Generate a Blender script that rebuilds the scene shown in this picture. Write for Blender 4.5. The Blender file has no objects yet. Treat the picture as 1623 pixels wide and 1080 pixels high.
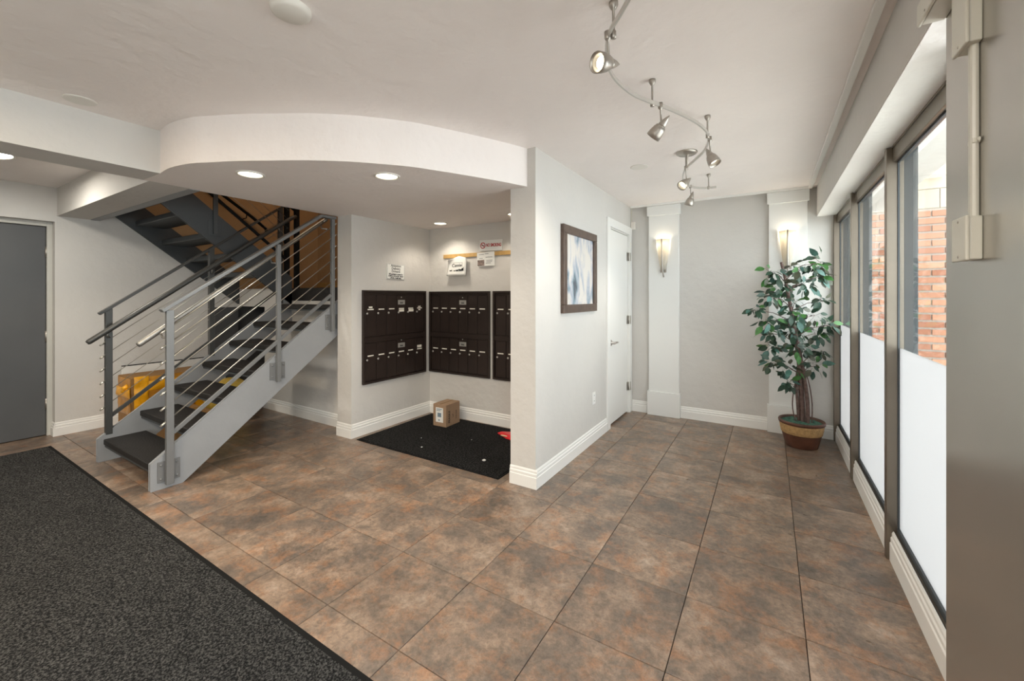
import bpy, math, random
from mathutils import Vector, Matrix
random.seed(7)
PI = math.pi
C = bpy.context.scene.collection
S = bpy.context.scene

# ------------------------------------------------------------------ camera
cam_d = bpy.data.cameras.new('camera')
cam = bpy.data.objects.new('camera', cam_d); C.objects.link(cam)
cam.location = (0, 0, 1.40)
cam.rotation_euler = (PI / 2, 0, 0.5562)
cam_d.sensor_fit = 'HORIZONTAL'; cam_d.sensor_width = 36
cam_d.lens = 656.3 / 1623 * 36
cam_d.shift_y = -(540 - 470.3) / 1623
cam_d.clip_start = 0.05; cam_d.clip_end = 200
S.camera = cam

# ------------------------------------------------------------------ world, exposure
W = bpy.data.worlds.new('world'); S.world = W; W.use_nodes = True
wn = W.node_tree; wn.nodes.clear()
bg = wn.nodes.new('ShaderNodeBackground'); wo = wn.nodes.new('ShaderNodeOutputWorld')
wn.links.new(bg.outputs[0], wo.inputs[0])
bg.inputs[0].default_value = (0.90, 0.95, 1.0, 1)          # bright overcast sky
bg.inputs[1].default_value = 4.9
S.view_settings.view_transform = 'Standard'
S.view_settings.look = 'None'
S.view_settings.gamma = 1.0
S.view_settings.use_curve_mapping = False
S.view_settings.exposure = 0.54

def light(name, kind, loc, power, color=(1, 1, 1), size=0.1, rot=None, spot=None, blend=0.6):
    d = bpy.data.lights.new(name, kind); o = bpy.data.objects.new(name, d); C.objects.link(o)
    d.energy = power; d.color = color; o.location = loc
    if rot: o.rotation_euler = rot
    if kind == 'AREA': d.shape = 'DISK'; d.size = size
    else: d.shadow_soft_size = size
    if kind == 'SPOT': d.spot_size = spot or 2.0; d.spot_blend = blend
    return o
def portal(loc, sx, sy, rot):
    d = bpy.data.lights.new('window_daylight_portal', 'AREA'); d.shape = 'RECTANGLE'; d.size = sx; d.size_y = sy
    d.cycles.is_portal = True
    o = bpy.data.objects.new('window_daylight_portal', d); C.objects.link(o); o.location = loc; o.rotation_euler = rot
portal((0.72, 3.4, 1.2), 2.2, 3.6, (0, PI / 2, 0))
portal((0.75, -0.85, 1.15), 2.2, 2.2, (0, PI / 2, 0))

# ------------------------------------------------------------------ materials
def lin(c):
    return tuple(((x / 255) / 12.92 if x / 255 <= 0.04045 else ((x / 255 + 0.055) / 1.055) ** 2.4) for x in c) + (1,)
MATS = {}
def mat(name, rgb, rough=0.6, metal=0.0, bump=0.0, bscale=60, var=0.0, vscale=3.0, emit=None, estr=0, spec=0.5, coords='Object', rough_var=0, detail=4):
    if name in MATS: return MATS[name]
    m = bpy.data.materials.new(name); m.use_nodes = True
    n, l = m.node_tree.nodes, m.node_tree.links
    b = n['Principled BSDF']
    col = lin(rgb)
    b.inputs['Base Color'].default_value = col
    b.inputs['Roughness'].default_value = rough; b.inputs['Metallic'].default_value = metal
    b.inputs['Specular IOR Level'].default_value = spec
    geo = n.new('ShaderNodeNewGeometry')
    if var:
        t = n.new('ShaderNodeTexNoise'); t.inputs['Scale'].default_value = vscale; t.inputs['Detail'].default_value = detail
        l.new(geo.outputs['Position'], t.inputs['Vector'])
        r = n.new('ShaderNodeValToRGB')
        r.color_ramp.elements[0].position = 0.3; r.color_ramp.elements[1].position = 0.7
        r.color_ramp.elements[0].color = tuple(max(0, c * (1 - var)) for c in col[:3]) + (1,)
        r.color_ramp.elements[1].color = tuple(min(1, c * (1 + var)) for c in col[:3]) + (1,)
        l.new(t.outputs[0], r.inputs[0]); l.new(r.outputs[0], b.inputs['Base Color'])
        if rough_var:
            mr = n.new('ShaderNodeMapRange'); mr.inputs[3].default_value = rough - rough_var; mr.inputs[4].default_value = rough + rough_var
            l.new(t.outputs[0], mr.inputs[0]); l.new(mr.outputs[0], b.inputs['Roughness'])
    if bump:
        t2 = n.new('ShaderNodeTexNoise'); t2.inputs['Scale'].default_value = bscale; t2.inputs['Detail'].default_value = 3
        l.new(geo.outputs['Position'], t2.inputs['Vector'])
        bp = n.new('ShaderNodeBump'); bp.inputs['Strength'].default_value = bump; bp.inputs['Distance'].default_value = 0.01
        l.new(t2.outputs[0], bp.inputs['Height']); l.new(bp.outputs[0], b.inputs['Normal'])
    if emit:
        b.inputs['Emission Color'].default_value = lin(emit); b.inputs['Emission Strength'].default_value = estr
    MATS[name] = m
    return m

PAINT = mat('wall_paint', (206, 203, 198), 0.75, bump=0.55, bscale=12, var=0.03, vscale=1.5)
CEIL = mat('ceiling_paint', (241, 234, 230), 0.62, bump=0.9, bscale=11, var=0.03, vscale=1.2)
TAN = mat('stairwell_tan', (182, 148, 108), 0.8, bump=0.3, bscale=14, var=0.05, vscale=2)  # stairwell walls, browner than the walls of the room
TRIM = mat('white_trim_paint', (234, 233, 229), 0.45)
PILAST = mat('pilaster_white_paint', (229, 229, 226), 0.55, bump=0.08, bscale=8)
STEEL = mat('brushed_stainless', (150, 148, 143), 0.42, 0.8, var=0.05, vscale=25)
NICKEL = mat('satin_nickel', (176, 170, 162), 0.38, 0.85)
SPAINT = mat('grey_stair_paint', (142, 144, 146), 0.42, bump=0.25, bscale=12, var=0.06, vscale=3)
RAILP = mat('grey_rail_paint', (120, 121, 121), 0.38, 0.3)
DARKS = mat('dark_stair_steel', (74, 78, 80), 0.45, 0.2, var=0.1, vscale=3)
DRAIL = mat('dark_rail_paint', (74, 74, 72), 0.35, 0.3)
TREADM = mat('black_rubber_tread', (28, 25, 23), 0.6, bump=0.3, bscale=80, var=0.15, vscale=12)
CABLE = mat('cable_steel', (205, 202, 192), 0.3, 0.85)
DOORG = mat('charcoal_door_paint', (82, 83, 84), 0.5, var=0.09, vscale=2.2, rough_var=0.1)
FRAMEA = mat('pale_door_frame', (190, 188, 180), 0.45)
BRONZE = mat('bronze_window_frame', (125, 116, 104), 0.35, 0.75, var=0.08, vscale=4)
CLAD = mat('brushed_steel_cladding', (182, 178, 172), 0.24, 0.85, var=0.05, vscale=3, bump=0.05, bscale=5)
BLACK = mat('black_rubber', (20, 20, 20), 0.8, spec=0.2)
GASK = mat('dark_gasket', (60, 66, 70), 0.5)
CREAM = mat('cream_conduit_enamel', (214, 212, 200), 0.35)
MAILM = mat('dark_brown_mailbox_metal', (50, 40, 36), 0.42, 0.35, var=0.1, vscale=5)
LABELM = mat('white_label_tape', (228, 224, 212), 0.6)
SILVER = mat('silver_plate', (190, 188, 182), 0.35, 0.6)
PAPER = mat('white_paper', (232, 232, 228), 0.7)
INK = mat('black_ink', (30, 30, 32), 0.7)
GREYINK = mat('grey_ink', (110, 110, 108), 0.7)
RED = mat('red_ink', (176, 30, 36), 0.5)
OAK = mat('oak_strip', (186, 150, 92), 0.5, var=0.12, vscale=18)
FRAMEW = mat('dark_walnut_frame', (88, 72, 62), 0.4, var=0.2, vscale=20)
BOXM = mat('cardboard', (158, 130, 104), 0.8, var=0.05, vscale=10)
BOXD = mat('brown_kraft_cardboard', (150, 112, 66), 0.8, var=0.06, vscale=8)
YEL = mat('yellow_plastic', (236, 168, 20), 0.35, bump=0.6, bscale=22, var=0.14, vscale=14)
YELP = mat('pale_yellow_bag', (204, 170, 74), 0.3, bump=0.8, bscale=20, var=0.2, vscale=12)
REDP = mat('red_plastic_bag', (214, 34, 40), 0.35, bump=0.4, bscale=25)
BARK = mat('brown_bark', (104, 84, 78), 0.8, bump=0.9, bscale=60, var=0.35, vscale=40)
POTM = mat('copper_brown_pot', (92, 58, 44), 0.45, bump=0.3, bscale=20, var=0.35, vscale=9)
ROPE = mat('woven_rope_band', (180, 146, 98), 0.8, bump=0.6, bscale=120, var=0.2, vscale=50)
MOSS = mat('green_moss', (70, 108, 92), 0.9, bump=0.8, bscale=50, var=0.4, vscale=40)
CONC = mat('outdoor_concrete', (226, 222, 214), 0.85, var=0.06, vscale=3)
STUC = mat('outdoor_cream_stucco', (226, 216, 200), 0.85, bump=0.2, bscale=30)
MORT = mat('pale_mortar', (186, 178, 168), 0.9)
GYPS = mat('textured_header_plaster', (244, 242, 238), 0.75, bump=1.0, bscale=18)
LANDM = mat('dark_landing_concrete', (70, 70, 70), 0.7, var=0.1, vscale=6)
SHADEW = mat('white_fixture_plastic', (226, 222, 214), 0.5)

def glow(name, rgb, strength):
    m = bpy.data.materials.new(name); m.use_nodes = True
    b = m.node_tree.nodes['Principled BSDF']
    b.inputs['Base Color'].default_value = (0.8, 0.8, 0.8, 1)
    b.inputs['Emission Color'].default_value = lin(rgb); b.inputs['Emission Strength'].default_value = strength
    return m
LAMP = glow('warm_lamp_lens', (255, 244, 214), 5.0)
LAMPC = glow('bright_flush_lens', (255, 253, 244), 5.0)

def leaf_mat(name, rgb):
    m = mat(name, rgb, 0.45, var=0.3, vscale=30); return m
LEAFS = [leaf_mat('dark_green_leaf', (40, 66, 48)), leaf_mat('blue_green_leaf', (66, 104, 94)), leaf_mat('fresh_green_leaf', (62, 112, 52)), leaf_mat('olive_leaf', (70, 74, 56))]

# floor tile: mottled brown slate, each tile with its own patch of the pattern
def tile_material():
    m = bpy.data.materials.new('mottled_brown_slate_tile'); m.use_nodes = True
    n, l = m.node_tree.nodes, m.node_tree.links; b = n['Principled BSDF']
    tc = n.new('ShaderNodeTexCoord'); oi = n.new('ShaderNodeObjectInfo')
    mul = n.new('ShaderNodeMath'); mul.operation = 'MULTIPLY'; mul.inputs[1].default_value = 37.0
    l.new(oi.outputs['Random'], mul.inputs[0])
    add = n.new('ShaderNodeVectorMath'); add.operation = 'ADD'
    l.new(tc.outputs['Object'], add.inputs[0]); l.new(mul.outputs[0], add.inputs[1])
    def noise(s, d, rough=0.6, dist=0.6):
        t = n.new('ShaderNodeTexNoise'); t.inputs['Scale'].default_value = s; t.inputs['Detail'].default_value = d
        t.inputs['Roughness'].default_value = rough; t.inputs['Distortion'].default_value = dist
        l.new(add.outputs[0], t.inputs['Vector']); return t
    a = noise(4.2, 9, 0.72, 0.25); c = noise(7.5, 9, 0.75, 0.3); f = noise(32, 8, 0.85, 0.4)
    r1 = n.new('ShaderNodeValToRGB'); e = r1.color_ramp.elements
    e[0].position = 0.28; e[0].color = lin((86, 80, 75)); e[1].position = 0.70; e[1].color = lin((168, 150, 134))
    x = e.new(0.47); x.color = lin((118, 104, 92)); x = e.new(0.56); x.color = lin((143, 123, 106))
    l.new(a.outputs[0], r1.inputs[0])
    r2 = n.new('ShaderNodeValToRGB'); e = r2.color_ramp.elements
    e[0].position = 0.50; e[0].color = (0, 0, 0, 1); e[1].position = 0.68; e[1].color = (0.7, 0.7, 0.7, 1)
    l.new(c.outputs[0], r2.inputs[0])
    mx = n.new('ShaderNodeMix'); mx.data_type = 'RGBA'; mx.inputs[7].default_value = lin((160, 112, 76))
    l.new(r2.outputs[0], mx.inputs[0]); l.new(r1.outputs[0], mx.inputs[6])
    r3 = n.new('ShaderNodeValToRGB'); e = r3.color_ramp.elements
    e[0].position = 0.36; e[0].color = (0.55, 0.55, 0.55, 1); e[1].position = 0.58; e[1].color = (1.18, 1.18, 1.18, 1)
    l.new(f.outputs[0], r3.inputs[0])
    m2 = n.new('ShaderNodeMix'); m2.data_type = 'RGBA'; m2.blend_type = 'MULTIPLY'; m2.inputs[0].default_value = 0.9
    l.new(mx.outputs[2], m2.inputs[6]); l.new(r3.outputs[0], m2.inputs[7])
    hv = n.new('ShaderNodeHueSaturation'); vr = n.new('ShaderNodeMapRange'); vr.inputs[3].default_value = 0.86; vr.inputs[4].default_value = 1.12
    l.new(oi.outputs['Random'], vr.inputs[0]); l.new(vr.outputs[0], hv.inputs['Value']); l.new(m2.outputs[2], hv.inputs['Color'])
    l.new(hv.outputs[0], b.inputs['Base Color'])
    mr = n.new('ShaderNodeMapRange'); mr.inputs[3].default_value = 0.20; mr.inputs[4].default_value = 0.42
    l.new(c.outputs[0], mr.inputs[0]); l.new(mr.outputs[0], b.inputs['Roughness'])
    bp = n.new('ShaderNodeBump'); bp.inputs['Strength'].default_value = 0.3; bp.inputs['Distance'].default_value = 0.004
    l.new(f.outputs[0], bp.inputs['Height']); l.new(bp.outputs[0], b.inputs['Normal'])
    return m
TILE = tile_material()
GROUT = mat('dark_grout', (52, 44, 38), 0.9)

def carpet(name, dark, pale, scale):
    m = bpy.data.materials.new(name); m.use_nodes = True
    n, l = m.node_tree.nodes, m.node_tree.links; b = n['Principled BSDF']
    g = n.new('ShaderNodeNewGeometry'); t = n.new('ShaderNodeTexVoronoi'); t.inputs['Scale'].default_value = scale
    ns = n.new('ShaderNodeTexNoise'); ns.inputs['Scale'].default_value = scale * 0.55; ns.inputs['Detail'].default_value = 5; ns.inputs['Roughness'].default_value = 0.8
    big = n.new('ShaderNodeTexNoise'); big.inputs['Scale'].default_value = 3.0
    for q in (t, ns, big): l.new(g.outputs['Position'], q.inputs['Vector'])
    r = n.new('ShaderNodeValToRGB'); r.color_ramp.elements[0].position = 0.46; r.color_ramp.elements[1].position = 0.66
    r.color_ramp.elements[0].color = lin(dark); r.color_ramp.elements[1].color = lin(pale)
    l.new(ns.outputs[0], r.inputs[0])
    mr = n.new('ShaderNodeMapRange'); mr.inputs[3].default_value = 0.75; mr.inputs[4].default_value = 1.2
    l.new(big.outputs[0], mr.inputs[0])
    mm = n.new('ShaderNodeMix'); mm.data_type = 'RGBA'; mm.blend_type = 'MULTIPLY'; mm.inputs[0].default_value = 1
    l.new(r.outputs[0], mm.inputs[6]); l.new(mr.outputs[0], mm.inputs[7]); l.new(mm.outputs[2], b.inputs['Base Color'])
    b.inputs['Roughness'].default_value = 1.0; b.inputs['Specular IOR Level'].default_value = 0.1
    bp = n.new('ShaderNodeBump'); bp.inputs['Strength'].default_value = 1.0; bp.inputs['Distance'].default_value = 0.012
    l.new(ns.outputs[0], bp.inputs['Height']); l.new(bp.outputs[0], b.inputs['Normal'])
    return m
CARPET = carpet('charcoal_looped_carpet', (30, 30, 31), (118, 117, 114), 210)
CARPETB = carpet('black_looped_carpet', (16, 16, 17), (74, 73, 72), 150)

def clear_glass():
    m = bpy.data.materials.new('clear_window_glass'); m.use_nodes = True
    n, l = m.node_tree.nodes, m.node_tree.links; n.clear()
    o = n.new('ShaderNodeOutputMaterial'); t = n.new('ShaderNodeBsdfTransparent'); g = n.new('ShaderNodeBsdfGlossy')
    t.inputs[0].default_value = (0.94, 0.96, 0.95, 1); g.inputs['Roughness'].default_value = 0.02
    lw = n.new('ShaderNodeLayerWeight'); lw.inputs[0].default_value = 0.5; mx = n.new('ShaderNodeMixShader')
    pw = n.new('ShaderNodeMath'); pw.operation = 'POWER'; pw.inputs[1].default_value = 4.0
    f = n.new('ShaderNodeMath'); f.operation = 'MULTIPLY_ADD'; f.inputs[1].default_value = 0.45; f.inputs[2].default_value = 0.03
    l.new(lw.outputs['Facing'], pw.inputs[0]); l.new(pw.outputs[0], f.inputs[0])
    l.new(f.outputs[0], mx.inputs[0]); l.new(t.outputs[0], mx.inputs[1]); l.new(g.outputs[0], mx.inputs[2]); l.new(mx.outputs[0], o.inputs[0])
    return m
def frosted_glass():
    m = bpy.data.materials.new('frosted_window_film'); m.use_nodes = True
    n, l = m.node_tree.nodes, m.node_tree.links; n.clear()
    o = n.new('ShaderNodeOutputMaterial'); t = n.new('ShaderNodeBsdfTranslucent'); d = n.new('ShaderNodeBsdfPrincipled')
    t.inputs[0].default_value = (0.51, 0.51, 0.505, 1); d.inputs['Base Color'].default_value = (0.85, 0.88, 0.9, 1); d.inputs['Roughness'].default_value = 0.25
    mx = n.new('ShaderNodeMixShader'); mx.inputs[0].default_value = 0.25
    l.new(t.outputs[0], mx.inputs[1]); l.new(d.outputs[0], mx.inputs[2]); l.new(mx.outputs[0], o.inputs[0])
    return m
GLASS = clear_glass(); FROST = frosted_glass()

def shade_mat():
    m = bpy.data.materials.new('lit_fabric_shade'); m.use_nodes = True
    n, l = m.node_tree.nodes, m.node_tree.links; n.clear()
    o = n.new('ShaderNodeOutputMaterial'); t = n.new('ShaderNodeBsdfTranslucent'); d = n.new('ShaderNodeBsdfDiffuse')
    t.inputs[0].default_value = (0.9, 0.85, 0.75, 1); d.inputs[0].default_value = (0.8, 0.77, 0.7, 1)
    mx = n.new('ShaderNodeMixShader'); mx.inputs[0].default_value = 0.5
    l.new(t.outputs[0], mx.inputs[1]); l.new(d.outputs[0], mx.inputs[2]); l.new(mx.outputs[0], o.inputs[0])
    return m
SHADE = shade_mat()

def art_mat():
    m = bpy.data.materials.new('abstract_blue_grey_print'); m.use_nodes = True
    n, l = m.node_tree.nodes, m.node_tree.links; b = n['Principled BSDF']; b.inputs['Roughness'].default_value = 0.25
    g = n.new('ShaderNodeNewGeometry'); mp = n.new('ShaderNodeMapping'); mp.inputs['Scale'].default_value = (1, 9, 3.4)
    mp.inputs['Location'].default_value = (0, 3.3, 1.7)
    l.new(g.outputs['Position'], mp.inputs[0])
    t = n.new('ShaderNodeTexNoise'); t.inputs['Scale'].default_value = 1.0; t.inputs['Detail'].default_value = 5; t.inputs['Distortion'].default_value = 0.7
    l.new(mp.outputs[0], t.inputs['Vector'])
    r = n.new('ShaderNodeValToRGB'); e = r.color_ramp.elements
    e[0].position = 0.28; e[0].color = lin((84, 92, 102)); e[1].position = 0.55; e[1].color = lin((222, 216, 208))
    x = e.new(0.37); x.color = lin((134, 154, 164)); x = e.new(0.45); x.color = lin((184, 188, 198))
    l.new(t.outputs[0], r.inputs[0]); l.new(r.outputs[0], b.inputs['Base Color'])
    return m
ART = art_mat()

def brick_mat(name, a, b_):
    m = bpy.data.materials.new(name); m.use_nodes = True
    n, l = m.node_tree.nodes, m.node_tree.links; b = n['Principled BSDF']; b.inputs['Roughness'].default_value = 0.9
    oi = n.new('ShaderNodeObjectInfo'); r = n.new('ShaderNodeValToRGB')
    r.color_ramp.elements[0].color = lin(a); r.color_ramp.elements[1].color = lin(b_)
    l.new(oi.outputs['Random'], r.inputs[0]); l.new(r.outputs[0], b.inputs['Base Color'])
    return m
BRICK = brick_mat('orange_red_brick', (146, 96, 74), (180, 134, 108))
BLOCK = brick_mat('cream_block', (178, 166, 148), (192, 182, 166))

# ------------------------------------------------------------------ helpers
ORG = {}
def worg(p): return Vector(ORG.get(p.name, (0, 0, 0))) if p else Vector((0, 0, 0))
def link(o, w, parent=None):
    C.objects.link(o); w = Vector(w)
    if parent: o.parent = parent; o.location = w - worg(parent)
    else: o.location = w
    ORG[o.name] = tuple(w)
    return o
def tag(o, label=None, cat=None, group=None, kind=None):
    if label: o['label'] = label
    if cat: o['category'] = cat
    if group: o['group'] = group
    if kind: o['kind'] = kind
    return o
def thing(name, loc, label, cat, group=None):
    return tag(link(bpy.data.objects.new(name, None), loc), label, cat, group)
class MB:
    def __init__(s, M=None): s.v = []; s.f = []; s.sm = []; s.M = M
    def add(s, vs, fs, smooth=False):
        n = len(s.v)
        s.v += [tuple(s.M @ Vector(p)) if s.M else tuple(p) for p in vs]
        s.f += [tuple(i + n for i in f) for f in fs]; s.sm += [smooth] * len(fs)
        return s
    def box(s, x0, x1, y0, y1, z0, z1):
        vs = [(x, y, z) for z in (z0, z1) for y in (y0, y1) for x in (x0, x1)]
        return s.add(vs, [(0, 2, 3, 1), (4, 5, 7, 6), (0, 1, 5, 4), (2, 6, 7, 3), (0, 4, 6, 2), (1, 3, 7, 5)])
    def cbox(s, x0, x1, y0, y1, z0, z1, c):          # box with chamfered top and bottom rims
        def ring(d, z): return [(x0 + d, y0 + d, z), (x1 - d, y0 + d, z), (x1 - d, y1 - d, z), (x0 + d, y1 - d, z)]
        vs = ring(c, z0) + ring(0, z0 + c) + ring(0, z1 - c) + ring(c, z1)
        fs = [(3, 2, 1, 0), (12, 13, 14, 15)]
        for k in range(3):
            for i in range(4): fs.append((4 * k + i, 4 * k + (i + 1) % 4, 4 * k + 4 + (i + 1) % 4, 4 * k + 4 + i))
        return s.add(vs, fs)
    def prism(s, poly, a, b, axis='z'):              # polygon extruded along an axis
        def P(p, t):
            if axis == 'z': return (p[0], p[1], t)
            if axis == 'x': return (t, p[0], p[1])
            return (p[0], t, p[1])
        n = len(poly); vs = [P(p, a) for p in poly] + [P(p, b) for p in poly]
        fs = [tuple(range(n)), tuple(range(2 * n - 1, n - 1, -1))]
        for i in range(n): fs.append((i, (i + 1) % n, n + (i + 1) % n, n + i))
        return s.add(vs, fs)
    def tube(s, pts, r, n=10, caps=True, flat=None):
        pts = [Vector(p) for p in pts]; vs = []; fs = []
        rs = r if isinstance(r, (list, tuple)) else [r] * len(pts)
        prev = None
        for i, p in enumerate(pts):
            t = (pts[min(i + 1, len(pts) - 1)] - pts[max(i - 1, 0)]).normalized()
            if prev is None:
                u = t.orthogonal().normalized()
                if flat: u = (Vector(flat) - t * t.dot(Vector(flat))).normalized()
            else: u = (prev - t * prev.dot(t)).normalized()
            prev = u; w = t.cross(u)
            for k in range(n):
                a = 2 * PI * k / n
                vs.append(tuple(p + (u * math.cos(a) + w * math.sin(a)) * rs[i]))
        for i in range(len(pts) - 1):
            for k in range(n): fs.append((i * n + k, i * n + (k + 1) % n, (i + 1) * n + (k + 1) % n, (i + 1) * n + k))
        s.add(vs, fs, True)
        if caps:
            m = len(vs); base = len(s.v) - m
            s.f.append(tuple(base + k for k in range(n - 1, -1, -1))); s.sm.append(False)
            s.f.append(tuple(base + m - n + k for k in range(n))); s.sm.append(False)
        return s
    def bar(s, p0, p1, w, h, up=(0, 0, 1)):          # rectangular bar between two points
        p0, p1 = Vector(p0), Vector(p1); t = (p1 - p0).normalized()
        u = t.cross(Vector(up)).normalized(); v = u.cross(t)
        vs = [tuple(p + u * a * w / 2 + v * b * h / 2) for p in (p0, p1) for a, b in ((-1, -1), (1, -1), (1, 1), (-1, 1))]
        return s.add(vs, [(3, 2, 1, 0), (4, 5, 6, 7), (0, 1, 5, 4), (1, 2, 6, 5), (2, 3, 7, 6), (3, 0, 4, 7)])
    def lathe(s, prof, o, axis=(0, 0, 1), n=24, cap0=False, cap1=False, a0=0, a1=2 * PI, ref=None):
        ax = Vector(axis).normalized(); u = Vector(ref).normalized() if ref else ax.orthogonal().normalized(); w = ax.cross(u)
        full = abs(a1 - a0 - 2 * PI) < 1e-6; m = n if full else n + 1
        vs = []; fs = []
        for r, t in prof:
            for k in range(m):
                a = a0 + (a1 - a0) * k / n
                vs.append(tuple(Vector(o) + ax * t + (u * math.cos(a) + w * math.sin(a)) * r))
        for i in range(len(prof) - 1):
            for k in range(n):
                k2 = (k + 1) % m
                fs.append((i * m + k, i * m + k2, (i + 1) * m + k2, (i + 1) * m + k))
        s.add(vs, fs, True); base = len(s.v) - len(vs)
        if cap0: s.f.append(tuple(base + k for k in range(m - 1, -1, -1))); s.sm.append(False)
        if cap1: s.f.append(tuple(base + (len(prof) - 1) * m + k for k in range(m))); s.sm.append(False)
        return s
    def mesh(s, name, m, center=None):
        c = Vector(center) if center is not None else Vector((0, 0, 0))
        me = bpy.data.meshes.new(name)
        me.from_pydata([tuple(Vector(p) - c) for p in s.v], [], s.f); me.update()
        me.polygons.foreach_set('use_smooth', s.sm)
        me.materials.append(m); return me
    def build(s, name, m, parent=None, bevel=0, kind=None, label=None, org=None):
        if org is None:
            lo = [min(p[i] for p in s.v) for i in range(3)]; hi = [max(p[i] for p in s.v) for i in range(3)]
            org = ((lo[0] + hi[0]) / 2, (lo[1] + hi[1]) / 2, lo[2])
        o = link(bpy.data.objects.new(name, s.mesh(name, m, org)), org, parent)
        if bevel:
            b = o.modifiers.new('bevel', 'BEVEL'); b.width = bevel; b.segments = 2; b.limit_method = 'ANGLE'
        if kind: o['kind'] = kind
        if label: o['label'] = label
        return o
def struct(name, mb, m, parent=None, bevel=0):
    return mb.build(name, m, parent, bevel, kind=None if parent else 'structure')
def B(*a): return MB().box(*a)
def text(name, body, size, M, m, parent, align='CENTER', extr=0.0006, label=None, bold=0.0, sx=1.0):
    cu = bpy.data.curves.new('lettering', 'FONT'); cu.body = body; cu.size = size; cu.extrude = extr; cu.offset = bold
    cu.align_x = align; cu.align_y = 'CENTER'; cu.space_line = 0.85
    t = bpy.data.objects.new('lettering', cu); C.objects.link(t)
    bpy.context.view_layer.update()
    me = bpy.data.meshes.new_from_object(t.evaluated_get(bpy.context.evaluated_depsgraph_get()))
    bpy.data.objects.remove(t); bpy.data.curves.remove(cu)
    org = M @ Vector((0, 0, 0))
    for v in me.vertices: v.co = M @ Vector((v.co.x * sx, v.co.y, v.co.z)) - org
    me.materials.clear(); me.materials.append(m); me.name = name
    o = link(bpy.data.objects.new(name, me), org, parent)
    if label: o['label'] = label
    return o
def frame(o, x, n):
    """matrix whose local x runs along x, local y is up, local z along the normal n"""
    x = Vector(x); n = Vector(n); y = n.cross(x)
    M = Matrix((x, y, n)).transposed().to_4x4(); M.translation = Vector(o); return M

# ------------------------------------------------------------------ the setting
H = 2.49; ZS = 2.21
LX = -6.08; WX = 0.555; BY = 5.10; SHY = 3.95; OPY = 1.36; PX0 = -1.66; PX1 = -1.446; FY = -2.2
# floor slab with separate tiles
fl = struct('floor', B(-6.4, 0.75, FY - 0.1, 5.2, -0.12, -0.009), GROUT)
T = 0.4576; OX = -1.246; OY = 1.612; g = 0.0016
tm = MB().cbox(-T / 2 + g, T / 2 - g, -T / 2 + g, T / 2 - g, -0.009, 0.0, 0.0012).mesh('tile', TILE)
for i in range(-11, 5):
    for j in range(-7, 8):
        x0, x1 = OX + i * T, OX + (i + 1) * T; y0, y1 = OY + j * T, OY + (j + 1) * T
        cx0, cx1, cy0, cy1 = max(x0, -6.25), min(x1, 0.56), max(y0, FY), min(y1, BY)
        if cx1 - cx0 < 0.03 or cy1 - cy0 < 0.03: continue
        if cx1 < -1.7 and cy0 > 3.9: continue
        if (cx0, cx1, cy0, cy1) == (x0, x1, y0, y1):
            link(bpy.data.objects.new('tile', tm), ((x0 + x1) / 2, (y0 + y1) / 2, 0), fl)
        else:
            mb = MB().cbox(cx0 + g, cx1 - g, cy0 + g, cy1 - g, -0.009, 0.0, 0.0012)
            mb.build('tile', TILE, fl, org=((x0 + x1) / 2, (y0 + y1) / 2, 0))

# ceiling with the stair opening cut out
struct('ceiling', MB().prism([(-6.3, FY - 0.1), (0.9, FY - 0.1), (0.9, BY + 0.1), (-3.715, BY + 0.1), (-3.715, OPY), (-6.3, OPY)], H, H + 0.12), CEIL)
# curved dropped soffit over the mail corner
arc = [(-3.40, 1.09), (-3.20, 1.075), (-2.994, 1.105), (-2.844, 1.168), (-2.686, 1.240), (-2.518, 1.335), (-2.294, 1.473), (-2.125, 1.609), (-2.024, 1.713), (-1.901, 1.856), (-1.799, 2.033), (-1.696, 2.232), (-1.59, 2.46), (-1.526, 2.616), (-1.515, 2.66)]
def smooth_curve(p, k=4):
    out = []
    for i in range(len(p) - 1):
        a = p[max(i - 1, 0)]; b = p[i]; c = p[i + 1]; d = p[min(i + 2, len(p) - 1)]
        for q in range(k):
            t = q / k
            out.append(tuple(0.5 * ((2 * b[z]) + (-a[z] + c[z]) * t + (2 * a[z] - 5 * b[z] + 4 * c[z] - d[z]) * t * t + (-a[z] + 3 * b[z] - 3 * c[z] + d[z]) * t ** 3) for z in range(len(b))))
    return out + [p[-1]]
sa = smooth_curve(arc)
struct('ceiling_soffit', MB().prism(sa + [(PX0, 2.66), (PX0, 3.74), (-3.715, 3.74), (-3.715, OPY), (-3.69, OPY), (-3.69, 1.09)], ZS, H), CEIL)
struct('trim_6', B(-3.69, -3.40, FY, 1.09, ZS, H), PAINT)['label'] = 'white boxed ceiling beam running towards the camera'
struct('trim_7', B(LX, -3.69, 1.12, OPY, ZS, H), PAINT)['label'] = 'boxed beam crossing above the grey door to the left wall'
struct('trim_8', B(LX + 0.01, -3.70, OPY, OPY + 0.07, ZS - 0.004, ZS + 0.02), SPAINT)['label'] = 'grey steel edge strip along the stair opening'
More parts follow.
